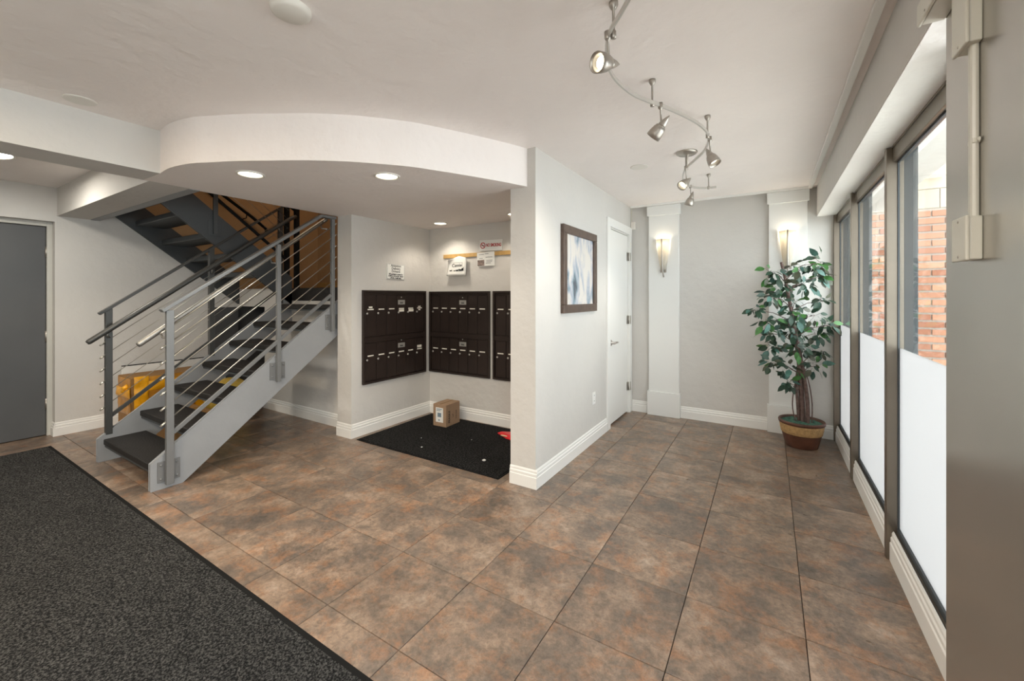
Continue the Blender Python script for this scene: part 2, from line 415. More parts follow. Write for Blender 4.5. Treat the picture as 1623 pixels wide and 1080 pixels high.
# partition with its closet door opening
pw = MB().box(PX0, PX1, 2.65, 4.275, 0, H).box(PX0, PX1, 4.275, 4.995, 2.14, H).box(PX0, PX1, 4.995, BY, 0, H).box(PX0, PX1 - 0.12, 4.275, 4.995, 0, 2.14)
struct('wall_center', pw, PAINT)
struct('wall_back', B(PX0, 0.75, BY, BY + 0.1, 0, H), PAINT)
struct('wall_mail_corner', B(-3.715, PX0, 3.74, 3.84, 0, ZS), PAINT)
struct('wall_pillar', B(-3.715, -3.50, 2.63, 3.95, 0, ZS), PAINT)
struct('wall_under_landing', MB().box(-5.41, -3.715, 2.79, 2.86, 0, 1.35).box(-6.08, -5.41, 2.79, 2.86, 1.27, 1.5).box(-5.41, -4.83, 2.79, 2.86, 1.35, 1.5), PAINT)
# left wall, lower part under the upper flight; recessed grey door
struct('wall_left', MB().prism([(1.105, 0), (2.79, 0), (2.79, 1.42), (1.62, 2.34), (1.62, H), (FY, H), (FY, 2.15), (1.105, 2.15)], -6.28, LX, 'x').box(-6.28, LX, FY, 0.14, 0, 2.15).box(-6.32, -6.28, 0.1, 1.2, 0, 2.2), PAINT)
struct('wall_stairwell_left', MB().prism([(1.62, 2.34), (2.79, 1.42), (2.79, 1.5), (SHY, 1.5), (SHY, 4.0), (OPY, 4.0), (OPY, H), (1.62, H)], -6.28, LX + 0.001, 'x'), TAN)
struct('wall_stairwell_back', B(-6.28, -3.4, SHY, SHY + 0.1, 1.5, 4.0), TAN)
struct('wall_stairwell_right', B(-3.714, -3.6, OPY, SHY, H, 4.0), TAN)
struct('wall_stairwell_front', B(-6.28, -3.6, OPY - 0.1, OPY, H + 0.12, 4.0), TAN)
struct('ceiling_stairwell', B(-6.28, -3.6, OPY, SHY, 4.0, 4.1), TAN)
struct('wall_closet', MB().box(-6.28, -5.3, SHY, SHY + 0.08, 0, 1.5).box(-5.38, -5.3, 2.86, SHY, 0, 1.38).box(-6.28, LX, 2.79, SHY, 0, 1.5), LANDM)
struct('wall_rear', B(-6.4, 0.75, FY - 0.1, FY, 0, H), PAINT)
# landing
ld = struct('floor_landing', B(-6.08, -3.715, 2.86, SHY, 1.38, 1.5), LANDM)
B(-4.82, -3.80, 2.80, 2.86, 1.352, 1.5).build('landing_nosing', TREADM, ld, bevel=0.006)

# baseboards: profiled
def baseboard(name, p0, p1, nrm, h=0.135, t=0.016, m=TRIM, z0=0.0, parent=None):
    p0, p1, nrm = Vector((*p0, 0)), Vector((*p1, 0)), Vector((*nrm, 0))
    e = h - z0; prof = [(0, z0), (t, z0)] + [(t * a, z0 + e * b) for a, b in ((1, .60), (.72, .64), (.80, .68), (.80, .78), (.5, .83), (.5, .93), (.2, 1))] + [(0, h)]
    mb = MB(); n = len(prof)
    vs = [tuple(p + nrm * a + Vector((0, 0, z))) for p in (p0, p1) for a, z in prof]
    fs = [tuple(range(n)), tuple(range(2 * n - 1, n - 1, -1))] + [(i, (i + 1) % n, n + (i + 1) % n, n + i) for i in range(n)]
    mb.add(vs, fs)
    return mb.build(name, m, parent, kind=None if parent else 'structure')
bc = baseboard('baseboard_center', (PX1, 2.6501), (PX1, 4.188), (1, 0))
baseboard('baseboard_center_end', (PX0 - 0.001, 2.65), (PX1 + 0.016, 2.65), (0, -1), parent=bc)
baseboard('baseboard_corner', (PX1, 5.085), (PX1, 5.10), (1, 0), parent=bc)
bk = baseboard('baseboard_back', (-1.43, BY), (-1.235, BY), (0, -1))
baseboard('baseboard_segment', (-0.87, BY), (-0.02, BY), (0, -1), parent=bk)
baseboard('baseboard_segment', (0.335, BY), (0.535, BY), (0, -1), parent=bk)
bm = baseboard('baseboard_mail_left', (-3.50, 2.6301), (-3.50, 3.74), (1, 0))
baseboard('baseboard_pillar_end', (-3.7149, 2.63), (-3.484, 2.63), (0, -1), parent=bm)
baseboard('baseboard_pillar_side', (-3.715, 2.63), (-3.715, 2.79), (-1, 0), parent=bm)
baseboard('baseboard_mail_back', (-3.49, 3.74), (PX0, 3.74), (0, -1))
baseboard('baseboard_stairs', (-5.41, 2.79), (-3.73, 2.79), (0, -1))
bl = baseboard('baseboard_left', (LX, 1.105), (LX, 2.79), (1, 0))
baseboard('baseboard_jamb', (LX + 0.016, 1.105), (-6.18, 1.105), (0, -1), parent=bl)

baseboard('baseboard_landing', (-6.08, SHY), (-3.715, SHY), (0, -1), h=1.62, z0=1.5, m=OAK)
# grey door on the left
d2 = struct('door_2', B(-6.235, -6.19, 0.19, 1.062, 0.008, 2.10), DOORG, bevel=0.003)
fr = MB().box(-6.25, -6.165, 1.066, 1.105, 0, 2.15).box(-6.25, -6.165, 0.14, 0.186, 0, 2.15).box(-6.25, -6.165, 0.186, 1.066, 2.105, 2.15)
fr.build('door_frame', FRAMEA, d2, bevel=0.003)
for z in (0.32, 1.0, 1.85):
    hg = MB().tube([(-6.185, 1.064, z - 0.055), (-6.185, 1.064, z + 0.055)], 0.009, 8).build('hinge', NICKEL, d2)
MB().lathe([(0.0, 0), (0.028, 0), (0.028, 0.01), (0.01, 0.012), (0.01, 0.05), (0.028, 0.055), (0.026, 0.075), (0.0, 0.08)], (-6.19, 0.27, 1.0), (1, 0, 0), 16).build('door_knob', NICKEL, d2)
B(-6.192, -6.186, 0.40, 0.70, 1.2, 1.2).build('x', DOORG, d2) if False else None

# white closet door in the partition
d1 = struct('door_1', B(PX1 - 0.045, PX1 - 0.012, 4.285, 4.985, 0.018, 2.128), TRIM, bevel=0.002)
MB().box(PX1, PX1 + 0.018, 4.19, 4.278, 0, 2.235).box(PX1, PX1 + 0.018, 4.992, 5.082, 0, 2.235).box(PX1, PX1 + 0.018, 4.278, 4.992, 2.145, 2.235).build('door_casing', TRIM, d1, bevel=0.002)
MB().box(PX1 - 0.10, PX1 + 0.001, 4.275, 4.283, 0, 2.14).box(PX1 - 0.10, PX1 + 0.001, 4.987, 4.995, 0, 2.14).box(PX1 - 0.10, PX1 + 0.001, 4.283, 4.987, 2.132, 2.14).build('door_jamb', TRIM, d1)
for z in (0.32, 1.12, 1.88):
    hg = MB().tube([(PX1 + 0.004, 4.986, z - 0.05), (PX1 + 0.004, 4.986, z + 0.05)], 0.008, 10).box(PX1 - 0.011, PX1 - 0.006, 4.955, 4.984, z - 0.05, z + 0.05).box(PX1 + 0.0185, PX1 + 0.021, 4.994, 5.025, z - 0.05, z + 0.05)
    hg.build('hinge', NICKEL, d1)
hd = MB().lathe([(0, 0), (0.034, 0), (0.034, 0.008), (0.03, 0.013), (0.012, 0.016), (0.012, 0.05), (0, 0.05)], (PX1 - 0.012, 4.355, 0.90), (1, 0, 0), 20).tube([(PX1 + 0.036, 4.345, 0.90), (PX1 + 0.04, 4.40, 0.902), (PX1 + 0.036, 4.46, 0.898), (PX1 + 0.03, 4.485, 0.896)], [0.013, 0.011, 0.010, 0.008], 10)
hd.build('door_handle', NICKEL, d1)

# pilasters on the back wall
for k, (a, b) in enumerate(((-1.222, -0.885), (-0.005, 0.322))):
    p = MB().box(a, b, BY - 0.045, BY, 0.28, 2.36).build('trim_%d' % (k + 1), PILAST, None, 0.002, kind='structure')
    B(a - 0.014, b + 0.014, BY - 0.065, BY, 0.0, 0.28).build('pilaster_plinth', PILAST, p, 0.003)
    B(a - 0.016, b + 0.016, BY - 0.07, BY, 2.355, 2.468).build('pilaster_cap', PILAST, p, 0.003)
# surface raceway along ceiling
t3 = struct('trim_3', B(PX1 + 0.02, 0.36, BY - 0.10, BY - 0.072, H - 0.022, H), TRIM)
t3['label'] = 'white surface raceway along the top of the back wall'
B(0.328, 0.36, -1.5, BY - 0.10, H - 0.022, H).build('raceway_run', TRIM, t3, 0.002)
B(PX1 + 0.002, PX1 + 0.012, BY - 0.012, BY - 0.002, 2.30, H - 0.0).build('raceway_drop', CREAM, t3)
dv = B(PX1 + 0.005, PX1 + 0.055, BY - 0.03, BY, 2.22, 2.31).build('door_sensor', SHADEW, None, 0.003)
tag(dv, 'small white door contact box high in the corner beside the white closet door', 'sensor')

# header beam above the windows
struct('trim_4', B(0.40, 0.9, 1.56, BY, 2.20, H), PAINT)['label'] = 'painted header beam above the window wall'
struct('trim_5', B(0.402, 0.70, 1.56, BY, 2.196, 2.2), GYPS)['label'] = 'rough plastered underside of the window header'
# right steel clad wall end near the camera
struct('wall_right', B(0.40, 0.72, 0.25, 1.55, 0, H), CLAD, bevel=0.002)
struct('wall_right_rear', MB().box(0.56, 0.66, FY, -2.0, 0, H).box(0.56, 0.66, -2.0, 0.25, 2.25, H), PAINT)

# windows
def window(idx, y0, y1):
    w = struct('window_%d' % idx, MB().box(0.555, 0.60, y0, y1, 2.115, 2.196).box(0.55, 0.60, y0, y1, 2.185, 2.196), BRONZE, bevel=0.002)
    B(0.583, 0.587, y0, y1, 1.128, 2.115).build('clear_pane', GLASS, w)
    B(0.582, 0.588, y0, y1, 0.175, 1.128).build('frosted_pane', FROST, w)
    MB().box(0.572, 0.60, y0, y1, 0.15, 0.178).build('sill_rail', GASK, w, 0.002)
    B(0.565, 0.60, y0, y1, 0.0, 0.15).build('sill_panel', BRONZE, w)
    MB().box(0.574, 0.582, y0, y1, 2.105, 2.115).box(0.574, 0.582, y0, y0 + 0.006, 0.178, 2.105).box(0.574, 0.582, y1 - 0.006, y1, 0.178, 2.105).build('gasket', GASK, w)
    b = baseboard('baseboard_window', (0.56, y1 - 0.002), (0.56, y0 + 0.002), (-1, 0), h=0.155, t=0.018, parent=w)
    return w
ys = [1.80, 2.93, 4.06, 5.05]
for k, y in enumerate(ys):
    m = struct('trim_%d' % (10 + k), MB().box(0.53, 0.60, y, y + 0.05, 0, 2.19), BRONZE, bevel=0.002)
    m['label'] = 'bronze window mullion'
    B(0.60, 0.655, y + 0.004, y + 0.046, 0, 2.19).build('mullion_outer_fin', GASK, m, 0.002)
window(1, 4.11, 5.05); window(2, 2.98, 4.06); window(3, 1.85, 2.93)
# unseen entrance glazing added behind the camera to let in daylight
w = struct('window_4', MB().box(0.57, 0.63, -2.0, 0.25, 2.17, 2.25).box(0.57, 0.63, -2.0, 0.25, 0.0, 0.1).box(0.57, 0.63, -2.0, -1.94, 0.1, 2.17).box(0.57, 0.63, 0.19, 0.25, 0.1, 2.17).box(0.57, 0.63, -0.93, -0.87, 0.1, 2.17), BRONZE)
B(0.598, 0.602, -1.94, 0.19, 0.1, 2.17).build('clear_pane', GLASS, w)

# ------------------------------------------------------------------ outside
struct('ground_outdoor', B(0.76, 5.0, -3, 7.0, -0.2, -0.04), CONC)
ow = struct('wall_outdoor', B(0.7, 3.0, 5.92, 6.1, -0.04, 3.4), MORT)
bmesh_ = MB().cbox(-0.0965, 0.0965, -0.01, 0.02, -0.0285, 0.0285, 0.002).mesh('brick', BRICK)
hm = MB().cbox(-0.045, 0.045, -0.01, 0.02, -0.0285, 0.0285, 0.002).mesh('brick', BRICK)
for r in range(30):
    z = 0.0 + 0.038 + r * 0.0765
    off = 0.105 if r % 2 else 0.0
    for c in range(9):
        x = 0.80 + off + c * 0.205
        link(bpy.data.objects.new('brick', bmesh_), (x, 5.91 + random.uniform(-0.001, 0.001), z), ow)
bl2 = MB().cbox(-0.197, 0.197, -0.01, 0.02, -0.0975, 0.0975, 0.003).mesh('block', BLOCK)
for r in range(5):
    for c in range(6):
        link(bpy.data.objects.new('block', bl2), (0.88 + (0.2 if r % 2 else 0) + c * 0.4, 5.91, 2.41 + r * 0.2), ow)
struct('soffit_outdoor', B(0.9, 1.30, 1.6, 5.9, 2.78, 2.9), STUC)
struct('trim_9', B(1.30, 1.50, 1.6, 5.9, 2.62, 2.9), STUC)['label'] = 'pale outdoor fascia beam beyond the windows'

# ------------------------------------------------------------------ mats
m1 = thing('floor_mat', (-3.2, -0.4, 0), 'large charcoal looped entrance mat with black rubber edge in front of the stairs', 'mat')
B(-5.675, -0.735, -1.57, 0.985, 0.001, 0.011).build('carpet_pile', CARPET, m1)
MB().box(-5.70, -0.71, 0.985, 1.01, 0.0, 0.006).box(-5.70, -0.71, -1.595, -1.57, 0, 0.006).box(-5.70, -5.675, -1.57, 0.985, 0, 0.006).box(-0.735, -0.71, -1.57, 0.985, 0, 0.006).build('rubber_edge', BLACK, m1)
m2 = thing('floor_mat', (-2.6, 3.15, 0), 'black looped mat filling the floor of the mailbox corner', 'mat')
B(-3.405, -1.775, 2.645, 3.675, 0.001, 0.011).build('carpet_pile', CARPETB, m2)
MB().box(-3.42, -1.76, 2.63, 2.645, 0, 0.006).box(-3.42, -1.76, 3.675, 3.69, 0, 0.006).box(-3.42, -3.405, 2.645, 3.675, 0, 0.006).box(-1.775, -1.76, 2.645, 3.675, 0, 0.006).build('rubber_edge', BLACK, m2)
scr = [(-2.05, 2.85), (-2.72, 2.80), (-2.9, 2.98), (-2.45, 3.2)]
for (x, y), s, lb in zip(scr, (0.018, 0.009, 0.006, 0.005), ('white crumpled paper scrap on the black mat near the white pillar', 'pale paper scrap on the black mat towards its front edge', 'tiny pale crumb on the black mat right of the cardboard box', 'tiny fleck of paper in the middle of the black mat')):
    tag(MB().lathe([(0, 0), (s * .9, s * .1), (s, s * .3), (s * .5, s * .6), (0, s * .55)], (x, y, 0.011), n=7).build('paper_scrap', PAPER), lb, 'litter')

# ------------------------------------------------------------------ stairs
NX0, NX1 = -3.785, -3.75      # near stringer
FX0, FX1 = -4.835, -4.80      # far stringer
def low_z(y): return 0.195 + 0.765 * (y - 1.15)
st = thing('staircase', (-4.3, 1.9, 0), 'grey lower stair flight with black treads, cable railings and tubular handrails', 'staircase')
poly = [(1.15, 0), (1.15, 0.195), (2.785, low_z(2.785)), (2.785, low_z(2.785) - 0.335), (1.335, 0)]
MB().prism(poly, NX0, NX1, 'x').build('stringer', SPAINT, st, 0.004)
MB().prism([(y - 0.03, z) for y, z in poly[:2]] + poly[2:], FX0, FX1, 'x').build('stringer', SPAINT, st, 0.004)
for k in range(7):
    y = 1.155 + 0.24 * k; z = 0.1875 * (k + 1)
    t = MB().cbox(FX1, NX0, y, min(y + 0.285, 2.785), z - 0.05, z, 0.006).build('tread', TREADM, st)
    MB().box(FX1 + 0.005, NX0 - 0.005, y + 0.006, y + 0.03, z - 0.066, z - 0.05).build('tread_angle', DARKS, t)
# upper flight
su = thing('staircase', (-5.45, 2.1, 1.5), 'dark steel upper stair flight with black railing seen from below against the left wall', 'staircase')
def up_lo(y): return 2.297 - 0.79 * (y - 1.527)
polyu = [(2.785, up_lo(2.785)), (2.785, up_lo(2.785) + 0.32), (1.365, up_lo(1.365) + 0.32), (1.365, up_lo(1.365))]
MB().prism(polyu, FX0 - 0.005, FX1, 'x').build('stringer', DARKS, su, 0.004)
MB().prism(polyu, LX + 0.003, LX + 0.04, 'x').build('stringer', DARKS, su, 0.004)
for k in range(1, 6):
    z = 1.5 + 0.1875 * k; yc = 1.527 + (2.51 - z) / 0.79
    MB().cbox(LX + 0.04, FX0 - 0.005, yc - 0.14, yc + 0.14, z - 0.055, z, 0.006).build('tread', DARKS, su)
    
def bolt(mb, p, ax, r=0.008, h=0.006): mb.lathe([(0, h), (r * .7, h), (r, 0)], p, ax, 8)
# near guard rail
nr = st
RX = -3.725
posts = [(1.25, 0.03, 1.30), (2.04, 0.64, 1.865), (2.58, 1.05, 2.185)]
for i, (y, z0, z1) in enumerate(posts):
    p = B(RX - 0.016, RX + 0.016, y - (0.023, 0.017, 0.017)[i], y + (0.023, 0.017, 0.017)[i], z0, z1).build('post', RAILP, nr, 0.002)
    mb = B(NX1, NX1 + 0.008, y - 0.065, y + 0.07, z0 + 0.02, z0 + 0.17); mb.build('mounting_plate', RAILP, nr, 0.002)
    mb = MB()
    for dy in (-0.045, 0.05):
        for dz in (0.045, 0.145): bolt(mb, (NX1 + 0.008, y + dy, z0 + dz), (1, 0, 0), 0.009, 0.008)
    mb.build('plate_bolts', RAILP, nr, kind='stuff')
MB().bar((RX, 1.20, 1.295), (RX, 2.455, 2.192), 0.06, 0.026).build('top_rail', RAILP, nr, 0.003)
MB().bar((RX, 2.45, 2.188), (RX, 2.605, 2.188), 0.06, 0.026).build('top_rail', RAILP, nr, 0.003)
MB().bar((RX, 1.27, 0.40), (RX, 2.56, 1.415), 0.018, 0.03).build('bottom_rail', RAILP, nr, 0.002)
CS = 0.784
for k in range(7):
    z = 1.158 - 0.1115 * k; ye = 2.58
    if k == 0: ye = 2.46
    c = MB().tube([(RX, 1.21, z - CS * 0.02), (RX, ye, z + CS * (ye - 1.23))], 0.0042, 6).build('cable', CABLE, nr)
    MB().tube([(RX, 1.195, z - CS * 0.035), (RX, 1.228, z - 0.001)], 0.007, 8).build('cable_fitting', CABLE, c)
    MB().tube([(RX, ye + 0.02, z + CS * (ye - 1.21)), (RX, ye + 0.045, z + CS * (ye - 1.185))], 0.006, 8).build('cable_fitting', CABLE, c)
def hz(y): return 1.057 + 0.765 * (y - 1.094)
MB().tube([(-3.80, 1.09, hz(1.09)), (-3.80, 1.10, hz(1.10)), (-3.80, 2.0, hz(2.0)), (-3.80, 2.56, hz(2.56))], [0.015, 0.020, 0.020, 0.020], 16).build('handrail', STEEL, nr)
for y in (1.22, 2.01, 2.5):
    MB().tube([(-3.80, y, hz(y) - 0.018), (-3.795, y + 0.01, hz(y) - 0.055), (RX - 0.012, y + 0.03, hz(y) - 0.06)], 0.007, 8).build('handrail_bracket', STEEL, nr)
# far guard rail
fr_ = st
GX = -4.818
def fz(y): return 1.258 + 0.768 * (y - 1.138)
for y, z0 in ((1.19, 0.22), (1.96, 0.80), (2.66, 1.32)):
    B(GX - 0.022, GX + 0.022, y - 0.022, y + 0.022, z0, fz(y)).build('post', DRAIL, fr_, 0.002)
MB().bar((GX, 1.13, fz(1.13)), (GX, 2.72, fz(2.72)), 0.05, 0.022).build('top_rail', DRAIL, fr_, 0.003)
MB().bar((GX, 1.20, 0.37), (GX, 2.64, 0.37 + 0.768 * 1.44), 0.018, 0.03).build('bottom_rail', DRAIL, fr_, 0.002)
for k in range(7):
    z = 1.128 - 0.110 * k
    c = MB().tube([(GX, 1.15, z - 0.02), (GX, 2.66, z + 0.768 * 1.49)], 0.0028, 6).build('cable', CABLE, fr_)
    MB().tube([(GX, 1.135, z - 0.035), (GX, 1.166, z - 0.012)], 0.007, 8).build('cable_fitting', CABLE, c)
def tz(y): return 1.02 + 0.76 * (y - 1.041)
MB().tube([(-4.735, 1.04, tz(1.04)), (-4.735, 1.05, tz(1.05)), (-4.735, 2.74, tz(2.74)), (-4.735, 2.80, tz(2.78))], [0.016, 0.022, 0.022, 0.022], 16).build('handrail', DRAIL, fr_)
for y in (1.16, 1.93, 2.6):
    MB().tube([(-4.735, y, tz(y) - 0.018), (-4.745, y + 0.01, tz(y) - 0.055), (GX + 0.022, y + 0.03, tz(y) - 0.06)], 0.007, 8).build('handrail_bracket', STEEL, fr_)
# upper guard rail
ur = su
UX = -4.79
def uz(y): return 3.74 - 0.79 * (y - 1.365)
for y in (1.985,): MB().box(UX - 0.008, UX + 0.016, y - 0.02, y + 0.02, up_lo(y) + 0.1, uz(y)).box(UX - 0.009, UX - 0.003, y - 0.06, y + 0.06, up_lo(y) + 0.08, up_lo(y) + 0.24).build('post', DARKS, ur, 0.002)
for y in (2.74, 2.86): MB().box(UX - 0.06, UX - 0.012, y - 0.024, y + 0.024, 1.30 if y < 2.8 else 1.5, 3.3).build('newel_post', BLACK, ur, 0.003)
MB().bar((UX, 1.40, uz(1.40)), (UX, 2.84, uz(2.84)), 0.05, 0.022).build('top_rail', BLACK, ur, 0.002)
MB().tube([(UX - 0.07, 1.40, uz(1.40) - 0.13), (UX - 0.07, 2.80, uz(2.80) - 0.13), (UX - 0.07, 2.90, uz(2.86) - 0.14)], 0.02, 12).build('handrail', BLACK, ur)
MB().bar((UX, 1.40, uz(1.40) - 0.84), (UX, 2.74, uz(2.74) - 0.84), 0.018, 0.03).build('bottom_rail', BLACK, ur, 0.002)
for k in range(6):
    dz = 0.13 + 0.11 * k
    MB().tube([(UX, 1.40, uz(1.40) - dz), (UX, 2.74, uz(2.74) - dz)], 0.0026, 6).build('cable', CABLE, ur)
MB().tube([(-5.98, 1.9, 3.20), (-5.98, 2.50, 2.75), (-5.98, 2.92, 2.48), (-5.98, 3.10, 2.35), (-6.05, 3.14, 2.33)], 0.02, 10).build('handrail', BLACK, ur)
for y, z in ((2.1, 3.04), (2.85, 2.52)):
    MB().tube([(-5.98, y, z - 0.015), (-5.99, y, z - 0.06), (-6.079, y, z - 0.065)], 0.007, 8).build('handrail_bracket', BLACK, ur)
# open dark closet door under the landing
cd = struct('door_3', B(LX + 0.002, LX + 0.035, 2.50, 2.78, 0.02, 1.26), DOORG, bevel=0.002)

# ------------------------------------------------------------------ mailboxes
def mailbank(M, label, extra, WD=0.90):
    o = M @ Vector((0.45, 0, 0))
    t = thing('mailbox_bank', o, label, 'mailboxes', 'brown mailbox banks in the corner')
    HT = 0.96; P = (WD - 0.06) / 6
    f = MB(M).box(0, WD, -0.004, 0, 0, HT)
    f.box(0, WD, -0.028, -0.004, HT - 0.022, HT).box(0, WD, -0.028, -0.004, 0, 0.022).box(0, 0.022, -0.028, -0.004, 0.022, HT - 0.022).box(WD - 0.022, WD, -0.028, -0.004, 0.022, HT - 0.022)
    f.box(0.022, WD - 0.022, -0.018, -0.004, 0.425, 0.475).build('frame', MAILM, t, 0.0015)
    for row, (z0, z1, lz) in enumerate(((0.03, 0.42, 0.285), (0.482, 0.915, 0.762))):
        MB(M).box(0.03, WD - 0.03, -0.020, -0.004, z1 - 0.0, z1 + 0.006 if row == 0 else z1 + 0.015).build('top_rail', MAILM, t)
        for k in range(6):
            x = 0.030 + k * P
            d = MB(M).box(x + 0.003, x + P - 0.003, -0.016, -0.004, z0, z1 - 0.003).build('mailbox_door', MAILM, t, 0.0015)
            lk = M @ Vector((x + 0.025, -0.016, lz - 0.042))
            ax = M.to_3x3() @ Vector((0, -1, 0))
            MB().lathe([(0.011, 0), (0.011, 0.004), (0.006, 0.006), (0.0, 0.006)], lk, ax, 12).build('lock', SILVER, d)
            MB(M).box(x + 0.030, x + 0.105, -0.0172, -0.016, lz - 0.006, lz + 0.006).build('name_label', LABELM, d)
            if (row, k) in extra:
                for (a, b, c, e) in extra[(row, k)]:
                    MB(M).box(x + a, x + b, -0.0174, -0.016, lz + c, lz + e).build('sticker', LABELM, d)
        x = 0.030 + 3 * P
        p = MB(M).box(x + 0.018, x + 0.118, -0.0176, -0.016, lz + 0.045, lz + 0.095).build('lock_plate', SILVER, t)
        MB(M).box(x + 0.045, x + 0.090, -0.0182, -0.0176, lz + 0.058, lz + 0.068).box(x + 0.04, x + 0.095, -0.0182, -0.0176, lz + 0.076, lz + 0.079).build('plate_slot', INK, p)
        MB().lathe([(0.007, 0), (0.007, 0.003), (0, 0.003)], M @ Vector((x + 0.066, -0.016, lz + 0.125)), M.to_3x3() @ Vector((0, -1, 0)), 10).build('screw', SILVER, t)
    return t
M1 = Matrix.Translation((-3.50, 2.752, 0.505)) @ Matrix.Rotation(PI / 2, 4, 'Z')
mailbank(M1, 'dark brown mailbox bank on the left wall of the corner beside the pillar', {(1, 0): [(0.045, 0.09, 0.014, 0.03)], (1, 3): [(0.03, 0.105, -0.035, -0.010)], (1, 4): [(0.035, 0.11, -0.038, -0.010)], (1, 5): [(0.045, 0.085, 0.012, 0.024), (0.05, 0.08, -0.026, -0.012)], (0, 5): [(0.03, 0.10, 0.016, 0.045)]})
mailbank(Matrix.Translation((-3.488, 3.74, 0.50)), 'dark brown mailbox bank in full view on the back wall of the mail corner', {}, 0.885)
mailbank(Matrix.Translation((-2.558, 3.74, 0.50)), 'dark brown mailbox bank mostly hidden behind the white pillar end', {}, 0.885)

# wooden strip, signs, notices
sp = B(-3.27, -1.68, 3.724, 3.74, 1.848, 1.892).build('wooden_rail', OAK, None, 0.002)
tag(sp, 'narrow oak notice rail on the wall above the mailboxes', 'rail')
ns = thing('no_smoking_sign', (-2.59, 3.735, 1.90), 'white no smoking sign with red lettering above the notice rail', 'sign')
def tilt(o, x, n, ang):
    return frame(o, x, n) @ Matrix.Rotation(ang, 4, 'Z')
Mn = tilt((-2.59, 3.722, 1.962), (1, 0, 0), (0, -1, 0), math.radians(-1.5))
MB(Mn).box(-0.148, 0.148, -0.06, 0.06, -0.012, 0.0).build('sign_plate', PAPER, ns, 0.002)
Mt = tilt((-2.555, 3.7215, 1.965), (1, 0, 0), (0, -1, 0), math.radians(-1.5))
text('lettering', 'NO SMOKING', 0.048, tilt((-2.55, 3.7215, 1.962), (1, 0, 0), (0, -1, 0), math.radians(-1.5)), RED, ns, bold=0.0015, sx=0.66)
ring = MB(); cxr, czr = -2.693, 1.964
for (r0, r1) in ((0.026, 0.035),):
    n = 28; vs = []; fs = []
    for k in range(n):
        a = 2 * PI * k / n
        for r in (r0, r1): vs.append((cxr + r * math.cos(a), 3.7205, czr + r * math.sin(a)))
    for k in range(n):
        a, b = 2 * k, 2 * ((k + 1) % n); fs.append((a, b, b + 1, a + 1))
    ring.add(vs, fs)
ring.bar((cxr - 0.02, 3.7206, czr + 0.02), (cxr + 0.02, 3.7206, czr - 0.02), 0.0006, 0.007, up=(0.7, 0, 0.7))
ring.build('prohibition_ring', RED, ns)
MB().box(cxr - 0.02, cxr + 0.012, 3.7208, 3.7215, czr - 0.004, czr + 0.003).box(cxr + 0.013, cxr + 0.019, 3.7208, 3.7215, czr - 0.004, czr + 0.003).build('cigarette_symbol', INK, ns)

at_ = thing('delivery_notice', (-3.50, 3.197, 1.59), 'framed white delivery drivers notice on the left wall above the mailboxes', 'notice')
Ma = tilt((-3.492, 3.197, 1.672), (0, 1, 0), (1, 0, 0), math.radians(-1.0))
MB(Ma).box(-0.13, 0.13, -0.085, 0.085, -0.008, 0.0).build('sheet', PAPER, at_, 0.001)
MB(Ma).box(-0.125, 0.125, 0.079, 0.082, 0, 0.001).box(-0.125, 0.125, -0.082, -0.079, 0, 0.001).box(-0.125, -0.122, -0.079, 0.079, 0, 0.001).box(0.122, 0.125, -0.079, 0.079, 0, 0.001).build('border', GREYINK, at_)
Mz = Ma @ Matrix.Translation((0, 0.034, 0.0008)); text('lettering', 'Attention\nDelivery\nDrivers!', 0.037, Mz, GREYINK, at_, bold=0.0008)
Mz = Ma @ Matrix.Translation((0, -0.048, 0.0008)); text('lettering', 'All packages must be\ndelivered to the door\nof the residents.', 0.024, Mz, INK, at_, bold=0.0008)

cn = thing('hanging_notice', (-3.06, 3.71, 1.65), 'white curling paper notice hung by a pin from the oak rail', 'notice')
# curled sheet
vs = []; fs = []; nx, nz = 8, 8
for j in range(nz + 1):
    for i in range(nx + 1):
        u, v = i / nx, j / nz
        x = -3.195 + 0.285 * u + 0.035 * v * (1 - u) ; z = 1.64 + 0.235 * v - 0.02 * (1 - u) * v
        if v > 0.8: 
            z -= 0.05 * ((v - 0.8) / 0.2) * abs(u - 0.55) * 1.6
        y = 3.705 - 0.018 * (1 - v) ** 2 - 0.05 * max(0, v - 0.55) * max(0, 0.45 - u) * 4
        vs.append((x, y, z))
for j in range(nz):
    for i in range(nx):
        a = j * (nx + 1) + i; fs.append((a, a + 1, a + nx + 2, a + nx + 1))
sh = MB().add(vs, fs, True).build('sheet', PAPER, cn)
so = sh.modifiers.new('solid', 'SOLIDIFY'); so.thickness = 0.002; so.offset = -1
text('lettering', 'Cassie', 0.055, frame((-3.045, 3.700, 1.755), (1, 0, 0), (0, -1, 0)), INK, cn, bold=0.001)
MB().box(-3.14, -2.965, 3.6985, 3.6995, 1.787, 1.789).box(-2.966, -2.964, 3.6985, 3.6995, 1.73, 1.789).build('border', INK, cn)
ft = MB()
for k, (x, w, h_) in enumerate(((-3.13, 0.03, 0.018), (-3.075, 0.02, 0.012), (-3.035, 0.035, 0.02), (-2.985, 0.045, 0.03), (-2.955, 0.02, 0.045))):
    ft.prism([(x - w / 2, 1.692), (x + w / 2, 1.692), (x + w * .6, 1.692 + h_), (x + w * .1, 1.692 + h_ * .55), (x - w * .5, 1.692 + h_ * .8)], 3.690, 3.693, 'y')
ft.build('printed_border', INK, cn)
MB().lathe([(0, 0.004), (0.004, 0.003), (0.004, 0)], (-3.05, 3.703, 1.86), (0, -1, 0), 8).build('pin', INK, cn)

